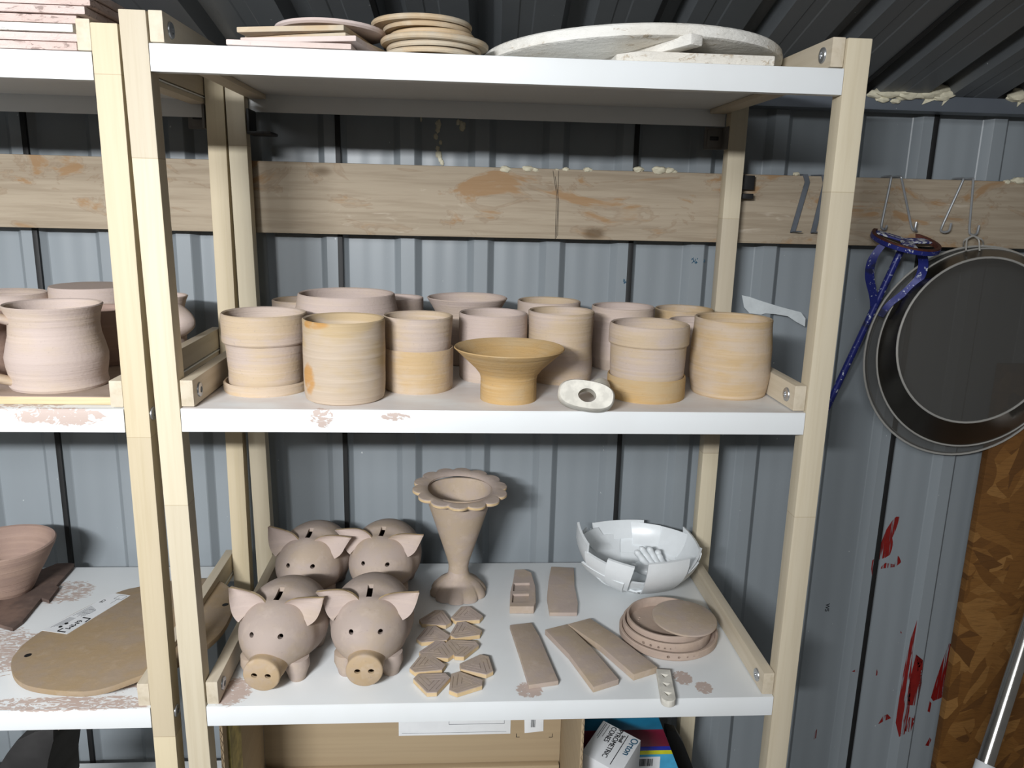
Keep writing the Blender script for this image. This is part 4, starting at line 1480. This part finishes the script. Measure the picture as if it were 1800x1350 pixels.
# ------------------------------------------------------------------ left unit, lower shelf
zl = .9412
pts = [(131, 990), (129, 996), (99, 1029), (104, 1031), (86, 1055), (73, 1051), (40, 1091), (22, 1104), (0, 1098), (-60, 1070), (-60, 1000), (40, 985), (75, 1000), (100, 990), (120, 989)]
m = MB(); zz = zl + .0062
m.prism([onZ(u, v, zz) - Vector((0, 0, .0058)) for u, v in pts], Vector((0, 0, .0058)), .001)
c = onZ(40, 1040, zz)
tag(m.build('clay_slab', 'clay_brown', None, (c.x, c.y, zl)), 'dark wet-looking clay slab under the wide bowl at left', 'clay slab')
zb = zz + .0004
uc, y = 4, None
p = onZ(10, 1062, zb)
x, y, r, h = spot(-78, 87, 955, yc=p.y + .045, z=zb)
m = MB(); out = dens([(r * .46, 0), (r * .5, .004), (r * .62, h * .28), (r * .82, h * .62), (r * .97, h * .9), (r, h)], 5)
m.lathe(wall_profile(out, .005, .008), 88, .006, 7, (x, y, zb))
tag(m.build('bowl', 'clay_umber', None, (x, y, zb), 30), 'wide conical brown clay bowl cut off by the left picture edge', 'bowl')

# oval board with a sticker, leaning on the rails
pA = onZ(20, 1172, .9495)
n_ = Vector((-.085, .03, 1)).normalized()
OV = [(17.8, 1172), (20, 1158), (27, 1148), (40, 1132), (73.3, 1108), (110, 1088), (160, 1062), (213, 1037), (250, 1030), (300, 1020), (340, 1016), (370, 1016), (393, 1023), (409, 1037), (413, 1055), (408, 1077), (392, 1108), (367, 1132), (330, 1157), (300, 1170), (259, 1183), (222, 1197), (189, 1209), (155, 1216), (111, 1215), (67, 1210), (40, 1203), (24, 1190)]
for _ in range(2):
    OV = [q for a, b in zip(OV, OV[1:] + OV[:1]) for q in ((a[0] * .75 + b[0] * .25, a[1] * .75 + b[1] * .25), (a[0] * .25 + b[0] * .75, a[1] * .25 + b[1] * .75))]
Q = [onP(u, v, pA, n_) for u, v in OV]
c = sum(Q, Vector()) / len(Q)
root = empty('oval_board', (c.x, c.y, c.z), 'long oval brown hardboard with a white sticker on the lower left shelf', 'board')
m = MB(); m.prism([q - n_ * .0075 for q in Q], n_ * .0075, .0012)
m.build('panel', 'hardboard', root)
for (u, v) in ((49, 1152), (396, 1063)):
    m = MB(); p = onP(u, v, pA, n_)
    m.merge(MB().lathe([(0, 0), (.0045, 0), (.0045, .0004), (0, .0004)], 16).bm, Matrix.Translation(p) @ n_.to_track_quat('Z', 'Y').to_matrix().to_4x4())
    m.build('screw_hole', 'ink', root)
S4 = [onP(u, v, pA, n_) for u, v in ((73, 1108.5), (118, 1115), (229, 1047), (200, 1043))]
m = MB(); m.prism([q + n_ * .0001 for q in S4], n_ * .0004)
st = m.build('sticker', 'white_paper', root)
tdir = (S4[1] - S4[2]).normalized()          # reading direction: towards the front left
tup = n_.cross(tdir)
if tup.dot(S4[2] - S4[3]) < 0: tup = -tup
wS = (S4[2] - S4[3]).length
def on_st(a, b):
    """a along from the far end 0..1, b across from back edge 0..1"""
    return (S4[3].lerp(S4[0], a)).lerp(S4[2].lerp(S4[1], a), b) + n_ * .0006
tn = tdir.cross(tup)
fr_ = lambda p: frame(p, tdir, tup)
up_sign = 1
text_mesh('6MM', .0125, fr_(on_st(.80, .72)), 'print', 'ink', st)
text_mesh('CE', .0080, fr_(on_st(.22, .20)), 'print', 'ink', st)
m = MB()
def bar(m, a0, b0, a1, b1, w_=.0006):
    p, q = on_st(a0, b0), on_st(a1, b1)
    dd = (q - p)
    if dd.length < 1e-5: return
    m.obox(frame((p + q) / 2, dd, n_.cross(dd)), dd.length, w_, .0003)
bar(m, .63, .60, .63, .93, .0022); bar(m, .63, .93, .72, .96, .0022); bar(m, .97, .55, .97, .86, .0022); bar(m, .90, .56, .97, .55, .0022)
for q in (.80, .88): m.lathe([(0, 0), (.0026, 0), (.0026, .0003), (0, .0003)], 16, 0, 0, tuple(on_st(q, .40)))
m.build('print', 'ink', st)
m = MB()
rs = random.Random(3)
for q in range(7): bar(m, .10 + .02 * q, .72, .13 + .02 * q + rs.uniform(0, .02), .72, .0005)
for q in range(9):
    b0 = .12 + .07 * q
    if b0 > .55: break
    bar(m, .36 + .01 * q, b0, .60 + rs.uniform(-.03, .03), b0, .0006)
for q in range(5): bar(m, .66, .12 + .06 * q, .92 - .02 * q, .12 + .06 * q, .0007)
bar(m, .03, .5, .03, .92); bar(m, .03, .92, .13, .92); bar(m, .13, .92, .13, .5); bar(m, .13, .5, .03, .5)
bar(m, .44, .25, .44, .6); bar(m, .44, .6, .53, .6); bar(m, .53, .6, .53, .25); bar(m, .53, .25, .44, .25)
m.build('print', 'ink_grey', st)

# ------------------------------------------------------------------ bottom shelf contents
# black tray-like vessel at left
OUT = [(-40, 1420), (0, 1345), (18, 1317), (40, 1288), (72, 1272), (106, 1262), (104, 1290), (92, 1330), (84, 1375), (84, 1420)]
bk = empty('black_tub', (-.24, .09, Z4), 'matt black angular tub on the bottom left shelf', 'tub')
m = MB()
F = [onY(u, v, .05) for u, v in OUT]
F = [Vector((p.x, .05 - (p.z - .75) * .12, max(p.z, Z4 + .002))) for p in F]
m.prism(F, Vector((.004, .085, -.006)), .004)
m.build('shell', 'tub_black', bk)
m = MB(); blob(m, onY(88, 1283, .045), .0085, (1.2, .5, .6), 4); m.build('clay_splash', 'clay_rose', bk)
m = MB(); p = onY(262, 1352, .11)
m.lathe([(0, 0), (.03, 0), (.05, .02), (.055, .0418), (.053, .0425), (.047, .02), (.028, .004), (0, .004)], 48, 0, 0, (p.x + .012, .13, Z4))
tag(m.build('bowl', 'black_plastic', None, (p.x + .012, .13, Z4)), 'small black bowl on the bottom left shelf beside the upright', 'bowl')

# open cardboard carton lying on its side, mouth to the room
yf, yb = .03, .262
bl, br = onY(464, 1300, yb).x, onY(985, 1300, yb).x
fl, frr = onY(392, 1300, yf).x, onY(1021, 1300, yf).x
zt, zbm = Z3 - .03, Z4 + .001
carton = empty('cardboard_carton', ((bl + br) / 2, .15, Z4), 'open brown cardboard carton with a white shipping label under the lower shelf', 'carton')
zc0 = onY(700, 1341.5, yb).z
m = MB(); m.box((bl, yb, zbm), (br, yb + .004, zt), .0008); m.build('back_panel', 'card', carton)
m = MB(); m.prism([Vector((fl, yf, zbm)), Vector((bl, yb, zbm)), Vector((bl, yb, zt)), Vector((fl, yf, zt))], Vector((-.004, 0, 0)), .0006); m.build('side_panel', 'card', carton)
m = MB(); m.prism([Vector((frr, yf, zbm)), Vector((br, yb, zbm)), Vector((br, yb, zt - .006)), Vector((frr, yf, zt - .004))], Vector((.004, 0, 0)), .0006); m.build('side_panel', 'card', carton)
for xs in (fl - .004, frr):
    m = MB(); n = 26
    P_ = []
    for q in range(n * 2 + 1):
        zq = zbm + (zt - .004 - zbm) * q / (n * 2)
        P_.append(Vector((xs + (.0008 if q % 2 else .0032), yf - .0012, zq)))
    m.tube(P_, .0006, 5); m.build('flute_edge', 'hardboard', carton)
m = MB(); m.box((bl + .002, yb - .012, zbm), (br - .002, yb - .0005, zc0 - .0015), .0008); m.build('bottom_flap', 'card', carton)
a, b = onY(701, 1293, yb), onY(897, 1293, yb)
m = MB(); m.box((a.x, yb - .0010, a.z), (b.x, yb - .0002, zt - .012), .0003)
lab = m.build('shipping_label', 'white_paper', carton)
m = MB()
a, b = onY(789, 1273, yb), onY(886, 1273, yb)
for (x0, z0, x1, z1_) in ((a.x, a.z, b.x, a.z + .0006), (a.x, a.z, a.x + .0006, a.z + .03), (b.x, a.z, b.x + .0006, a.z + .03)):
    m.box((x0, yb - .0014, z0), (x1, yb - .0009, z1_))
a = onY(702, 1289, yb); m.box((a.x + .004, yb - .0014, a.z), (b.x + .004, yb - .0009, a.z + .0003))
m.build('print', 'ink_grey', lab)
a, b = onY(922, 1288, yb), onY(955, 1286, yb)
m = MB(); m.prism([Vector((a.x, yb - .0002, a.z)), Vector((b.x, yb - .0002, a.z + .003)), Vector((b.x - .001, yb - .0002, a.z + .05)), Vector((a.x - .002, yb - .0002, a.z + .05))], Vector((0, -.0008, 0)), .0002)
st2 = m.build('small_sticker', 'white_paper', carton)
m = MB()
for q in range(6):
    xq = a.x + .010 + q * .0012; m.box((xq, yb - .0014, a.z + .011), (xq + (.0008 if q % 2 else .0004), yb - .0009, a.z + .05))
m.build('print', 'ink', st2)
m = MB()
for (u, sx) in ((907, 1), (971, -1)):
    p = onY(u, 1296, yb); m.box((min(p.x, p.x + sx * .006), yb - .0005, p.z), (max(p.x, p.x + sx * .006), yb - .0001, p.z + .0008)); m.box((min(p.x, p.x + sx * .0008), yb - .0005, p.z), (max(p.x, p.x + sx * .0008), yb - .0001, p.z + .007))
m.build('corner_mark', 'ink', carton)

# striped card box at the right, on the bottom shelf
GA = Vector((0, 0, 0))
q0 = [onY(u, v, .20) for u, v in ((1015, 1258), (1157, 1262), (1192, 1350), (1015, 1350))]
bx0, bx1 = onY(1012, 1300, .20).x + .012, onY(1158, 1262, .20).x
dx = onY(1192, 1350, .20)
lean = (dx.x - bx1) / (q0[1].z - dx.z)
zt2 = q0[1].z
sbx = empty('striped_box', ((bx0 + bx1) / 2, .26, Z4), 'printed card box with teal, maroon, blue and yellow bands, leaning on the bottom shelf', 'box')
BD = [(1262, 1282, 'teal'), (1282, 1312, 'maroon'), (1312, 1319, 'blue_card'), (1319, 1326, 'yellow_card'), (1326, 1420, 'sky_card')]
zs_ = []
for (v0, v1, mt) in BD:
    z0 = onY(1160, v0, .20).z; z1_ = onY(1160, v1, .20).z
    if mt == 'sky_card': z1_ = Z4 + .002
    zs_.append((z0, z1_))
    m = MB()
    m.prism([Vector((bx0, .20 + .0, z1_)), Vector((bx1 + lean * (zt2 - z1_), .20, z1_)), Vector((bx1 + lean * (zt2 - z0), .20, z0)), Vector((bx0, .20, z0))], Vector((0, .06, 0)), .0002)
    m.build('colour_band', mt, sbx)
p = onY(1128, 1331, .199)
m = MB(); m.box((bx0 + .02, .1988, p.z - .05), (p.x + .03, .1998, p.z), .0002); lb_ = m.build('barcode_label', 'white_paper', sbx)
m = MB()
rs = random.Random(5)
for q in range(14):
    xq = onY(1124, 1340, .199).x + q * .0016; m.box((xq, .1982, p.z - .016), (xq + rs.uniform(.0004, .0012), .1989, p.z - .003))
m.build('print', 'ink', lb_)

# white cone box resting tilted on other boxes
A_, B_, D_4 = onY(1060.6, 1266, .150), onY(1126.7, 1301, .105), onY(1021.7, 1322, .085)
C_ = B_ + (D_4 - A_)
nn = (B_ - A_).cross(D_4 - A_).normalized()
if nn.dot(CAM - A_) < 0: nn = -nn
cen = (A_ + C_) / 2
cbox = empty('cone_box', (cen.x, cen.y, cen.z - .03), 'white printed box of small pyrometric cones tipped up beside the carton', 'box')
m = MB(); m.prism([A_, B_, C_, D_4], -nn * .075, .0012); m.build('carton', 'white_paper', cbox)
rd = (D_4 - A_).normalized(); ud = (B_ - A_).normalized()
LN, WN = (D_4 - A_).length, (B_ - A_).length
def onbox(a, b): return A_ + (D_4 - A_) * a + (B_ - A_) * b + nn * .0006
TF = lambda a, b: frame(onbox(a, b), rd, ud)
text_mesh('Orton', WN * .23, TF(.30, .88), 'print', 'ink_blue', cbox)
text_mesh('Small', WN * .12, TF(.22, .615), 'print', 'ink', cbox)
text_mesh('PYROMETRIC', WN * .165, TF(.43, .49), 'print', 'ink', cbox)
text_mesh('CONES', WN * .165, TF(.26, .33), 'print', 'ink', cbox)
m = MB()
for (a0, a1, b_, w_) in ((.06, .92, .70, .0010), (.05, .50, .13, .0006), (.05, .46, .09, .0006), (.05, .40, .20, .0006)):
    p, q = onbox(a0, b_), onbox(a1, b_); m.obox(frame((p + q) / 2, q - p, ud), (q - p).length, w_, .0003)
m.build('print', 'ink', cbox)
# what it stands on: a second plain white box
m = MB()
lo = min(A_.z, B_.z, C_.z, D_4.z)
m.box((D_4.x + .004, .06, Z4 + .001), (D_4.x + .10, .155, lo - .075 * abs(nn.z) - .012), .0012)
tag(m.build('plain_box', 'white_paper', None, (D_4.x + .05, .11, Z4)), 'plain white box under the tipped cone box', 'box')
# dark folded sheet standing beside the striped box
m = MB()
F = [onY(u, v, .285) for u, v in ((1172, 1284), (1190, 1288), (1203, 1310), (1214, 1338), (1226, 1372), (1200, 1400), (1172, 1380))]
m.prism(F, Vector((0, .02, 0)), .001)
tag(m.build('folded_sheet', 'black_plastic', None, (F[0].x, .29, Z4)), 'dark folded sheet standing between the striped box and rear upright', 'folded sheet')
# yellow-and-white bag squeezed left of the carton
m = MB()
a, b = onY(381, 1280, .06), onY(391, 1350, .06)
m.box((.0165, .05, Z4 + .001), (fl - .006, .10, Z3 - .034), .002)
tag(m.build('paper_bag', 'yellow_bag', None, (.02, .07, Z4)), 'yellow and white paper packet squeezed between carton and left upright', 'packet')

# ------------------------------------------------------------------ right: hooks, mixer, sieves, tape, board, pole
GH = 'hooks over the timber beam'
def smooth(pts, n=4, it=2):
    den = []
    for a, b in zip(pts, pts[1:]):
        for q in range(n): den.append(a.lerp(b, q / n))
    den.append(pts[-1])
    for _ in range(it): den = [den[0]] + [(den[q - 1] + den[q] * 2 + den[q + 1]) / 4 for q in range(1, len(den) - 1)] + [den[-1]]
    return den


def wire_hook(top, bot, tip, label, front=.0055):
    yf_ = BEAMY - .0022
    a, b = onY(*top, yf_), onY(*bot, yf_)
    a.z = 1.6072
    t_ = onY(*tip, yf_ - .014)
    P_ = [Vector((a.x - .001, RIDGE - .004, 1.588)), Vector((a.x - .001, RIDGE - .004, 1.6075)), Vector((a.x, BEAMY, 1.6078)), a, a.lerp(b, .5), b, Vector((b.x + .004, yf_ - .008, b.z - .002)), Vector((t_.x - .001, t_.y, b.z + .001)), t_]
    m = MB(); m.tube(smooth(P_, 5, 2), .0019, 10)
    return tag(m.build('wire_hook', 'steel', None, (a.x, BEAMY, 1.607)), label, 'hook', GH)


wire_hook((1567, 311), (1548, 401), (1559, 396), 'bent wire hook on the beam at the left side of the blue mixer')
wire_hook((1584, 312), (1603, 404), (1611, 390), 'bent wire hook on the beam with its tip above the blue mixer plate')
wire_hook((1694, 315), (1652, 406), (1672, 392), 'slanting empty wire hook on the beam between mixer and sieves')
wire_hook((1711, 316), (1703, 411), (1721, 396), 'bent wire hook on the beam carrying the sieve rings')


def flat_hook(p, label):
    yf_ = BEAMY - .003
    m = MB()
    pts = [onY(*p[0], RIDGE - .006), onY(*p[1], yf_), onY(*p[2], yf_), onY(p[3][0], p[3][1], yf_ - .016)]
    pts[0].z = 1.6068
    pts = [pts[0] - Vector((0, -.002, .016)), pts[0]] + pts[1:]
    top = Vector((pts[1].x * .4 + pts[2].x * .6, BEAMY - .001, 1.6066))
    pts = pts[:2] + [top] + pts[2:]
    n = [Vector((0, 1, 0)), Vector((0, .3, 1)), Vector((0, -.6, 1)), Vector((0, -1, 0)), Vector((0, -1, -.4)), Vector((0, -.2, 1))]
    w_ = [Vector((.008, 0, 0))] * 6
    m.strip(pts, w_, n, .0018)
    return tag(m.build('strap_hook', 'grey_steel', None, pts[1]), label, 'hook', GH)


flat_hook([(1398, 302), (1419, 320), (1393, 409), (1405, 407)], 'flat grey strap hook on the beam, left of the right upright')
flat_hook([(1430, 303), (1451, 322), (1429, 410), (1440, 408)], 'flat grey strap hook on the beam half hidden by the right upright')

# black clip on the beam
m = MB()
a = onY(1305, 308, BEAMY - .012)
m.box((a.x, BEAMY - .014, a.z - .022), (a.x + .020, BEAMY - .0005, a.z), .001)
m.box((a.x, BEAMY - .02, a.z - .036), (a.x + .018, BEAMY - .0005, a.z - .028), .001)
tag(m.build('clip', 'black_plastic', None, (a.x, BEAMY, a.z - .03)), 'small black clip on the beam behind the right rear upright', 'clip')

# blue paint mixer
yM = .366
mc = onY(1592, 423, yM)
root = empty('paint_mixer', mc, 'blue paint mixer with rusty ring hanging upside down by the sieves', 'paint mixer')
ax = (onY(1456, 712, .395) - mc).normalized()     # rod direction (down left)
tq = Vector((.10, -.30, 1)).normalized()
q = tq.to_track_quat('Z', 'X').to_matrix().to_4x4()
mx = Matrix.Translation(mc) @ q @ Matrix.Rotation(0, 4, 'Z')
m = MB(); t = MB(); Rm = .0525
t.lathe([(.0475, -.004), (Rm, -.004), (Rm, .004), (.0475, .004)], 64, closed=True); m.merge(t.bm, mx); m.build('ring', 'rust', root)
m = MB(); t = MB(); t.lathe([(Rm * 1.001, -.0055), (Rm * 1.012, -.005), (Rm * 1.012, .001), (Rm * 1.001, .0015)], 64, closed=True); m.merge(t.bm, mx); m.build('ring_band', 'blue', root)
m = MB()
for a in (0, 2.1, 4.2):
    t = MB(); t.obox(Matrix.Rotation(a + .5, 4, 'Z') @ Matrix.Translation((.025, 0, 0)), .05, .020, .003, .001); m.merge(t.bm, mx)
m.build('spoke', 'blue_white', root)
m = MB(); m.tube([mc, mc + ax * .33], .0055, 14); rod = m.build('rod', 'blue', root)
def blade(px, y0, y1, wv):
    P_ = [onY(u, v, y0 + (y1 - y0) * i / (len(px) - 1)) for i, (u, v) in enumerate(px)]
    P_ = smooth(P_, 5, 4)
    m = MB()
    T_ = [(P_[min(i + 1, len(P_) - 1)] - P_[max(i - 1, 0)]).normalized() for i in range(len(P_))]
    nr = [t.cross(wv).normalized() for t in T_]
    m.strip(P_, [wv.normalized() * (.017 - .008 * i / len(P_)) for i in range(len(P_))], nr, .0028)
    m.build('blade', 'blue', root)
blade([(1553, 428), (1532, 455), (1527, 485), (1536, 520), (1536, 548), (1524, 566)], .352, .385, Vector((.75, -.5, .3)))
blade([(1618, 440), (1625, 462), (1618, 490), (1590, 515), (1562, 535), (1548, 556)], .352, .385, Vector((.7, -.6, -.25)))

# sieves
def sieve(c_f, r_f, y_f, c_b, r_b, y_b, label, ring_u, meshfront=True):
    def circ(c, r, y, n=96):
        P0 = onY(c[0], c[1], y); s_ = r * depth(P0) / FPX
        return P0, s_
    pf, rf = circ(c_f, r_f, y_f); pb, rb_ = circ(c_b, r_b, y_b)
    root = empty('sieve', pb, label, 'sieve', 'round sieves hanging from the beam')
    n = 96
    m = MB()
    def ring(p, r, y): return [m.bm.verts.new((p.x + r * math.cos(2 * PI * i / n), y, p.z + r * math.sin(2 * PI * i / n))) for i in range(n)]
    A = [ring(pf, rf, y_f), ring(pf.lerp(pb, .5), (rf + rb_) / 2 * 1.0, (y_f + y_b) / 2), ring(pb, rb_, y_b), ring(pb, rb_ - .0012, y_b), ring(pf.lerp(pb, .5), (rf + rb_) / 2 - .0012, (y_f + y_b) / 2), ring(pf, rf - .0012, y_f)]
    for a, b in zip(A, A[1:] + A[:1]):
        for i in range(n): m.bm.faces.new((a[i], a[(i + 1) % n], b[(i + 1) % n], b[i]))
    m.build('drum', 'drum', root)
    for (p, r, y) in ((pf, rf, y_f), (pb, rb_, y_b)):
        m = MB(); m.tube([(p.x + r * math.cos(2 * PI * i / 72), y, p.z + r * math.sin(2 * PI * i / 72)) for i in range(72)], .0019, 10, closed=True); m.build('bead', 'bead', root)
    m = MB(); vs = [m.bm.verts.new((pf.x + (rf - .001) * math.cos(2 * PI * i / n), y_f + .001, pf.z + (rf - .001) * math.sin(2 * PI * i / n))) for i in range(n)]
    m.bm.faces.new(vs); m.build('gauze', 'gauze', root)
    # hanging loop
    m = MB(); u0, u1, v0, v1 = ring_u
    P_ = [onY(u0, v1, y_b - .012), onY(u0 + 1, v0 + 8, .379), onY((u0 + u1) / 2, v0, .379), onY(u1 - 1, v0 + 8, .379), onY(u1, v1, y_b - .012)]
    m.tube(smooth(P_, 6, 2), .0014, 8); m.build('hanging_loop', 'bead', root)
    return root


sieve((1720, 601), 147, .338, (1713, 615), 176, .384, 'front steel sieve with fine dark gauze hanging in front of another', (1698, 1722, 413, 441))
sieve((1700, 621), 186, .392, (1702, 621), 184, .422, 'larger steel sieve behind, its rim showing at left and below', (1693, 1729, 414, 440))

# strip of tape hanging off the wall
m = MB()
TP = [(1304, 519), (1318, 522), (1335, 528), (1370, 539), (1408, 549), (1416, 560), (1415, 574), (1400, 566), (1385, 556), (1362, 552), (1345, 551), (1338, 553), (1318, 551), (1308, 540)]
m.prism([onY(u, v, .4312 - .010 * ((u - 1304) / 112)) for u, v in TP], Vector((0, .0006, 0)))
tag(m.build('tape_strip', 'tape', None, onY(1350, 545, .42)), 'torn translucent tape strip on the wall right of the pots', 'tape')

# OSB board leaning on the wall at right
m = MB()
a = onY(1699, 805, .405); b = onY(1678, 1350, .405)
ztop = onY(1700, 640, .405).z
xl = (a.x + b.x) / 2
m.box((xl, .405, 0), (xl + .6, .421, ztop), .001)
tag(m.build('strand_board', 'osb', None, (xl + .3, .413, 0)), 'brown strand board standing against the wall behind the sieves', 'board')

# steel pole with a white end at bottom right
a, b = onY(1812, 1090, .30), onY(1731, 1345, .22)
d = (b - a).normalized()
root = empty('steel_pole', b, 'shiny steel pole with white end leaning at the lower right corner', 'pole')
m = MB(); m.tube([a - d * .35, b], .0130, 24); m.build('tube', 'sieve_rim', root)
m = MB(); m.tube([b - d * .004, b + d * .10, b + d * (b.z / abs(d.z) * .999)], .0150, 24); m.build('end_sleeve', 'white_paper', root)

# ------------------------------------------------------------------ light
def area(name, loc, target, sx, sy, power, col):
    l = bpy.data.lights.new(name, 'AREA'); l.shape = 'RECTANGLE'; l.size = sx; l.size_y = sy; l.energy = power; l.color = col; l.spread = math.radians(132)
    o = bpy.data.objects.new(name, l); COL.objects.link(o); o.location = loc
    dd = Vector(target) - Vector(loc)
    o.rotation_euler = dd.to_track_quat('-Z', 'Z').to_euler()
    return o


area('lamp_tube', (-.30, -1.58, 1.86), (-.35, .3, 1.15), .42, .05, 22.5, (.97, .985, 1.0))
area('fill_light', (-.45, -2.5, 2.38), (-.35, .3, .95), 1.1, .5, 18.5, (.95, .98, 1.0))  # unseen soft fill added to brighten the shelf tops
wd_ = bpy.data.worlds.new('room'); scn.world = wd_; wd_.use_nodes = True
bg = wd_.node_tree.nodes['Background']; bg.inputs[0].default_value = (1.0, .975, .94, 1); bg.inputs[1].default_value = .10
vs = scn.view_settings
vs.view_transform = 'Standard'; vs.look = 'None'; vs.gamma = 1; vs.use_curve_mapping = False; vs.exposure = 0.0
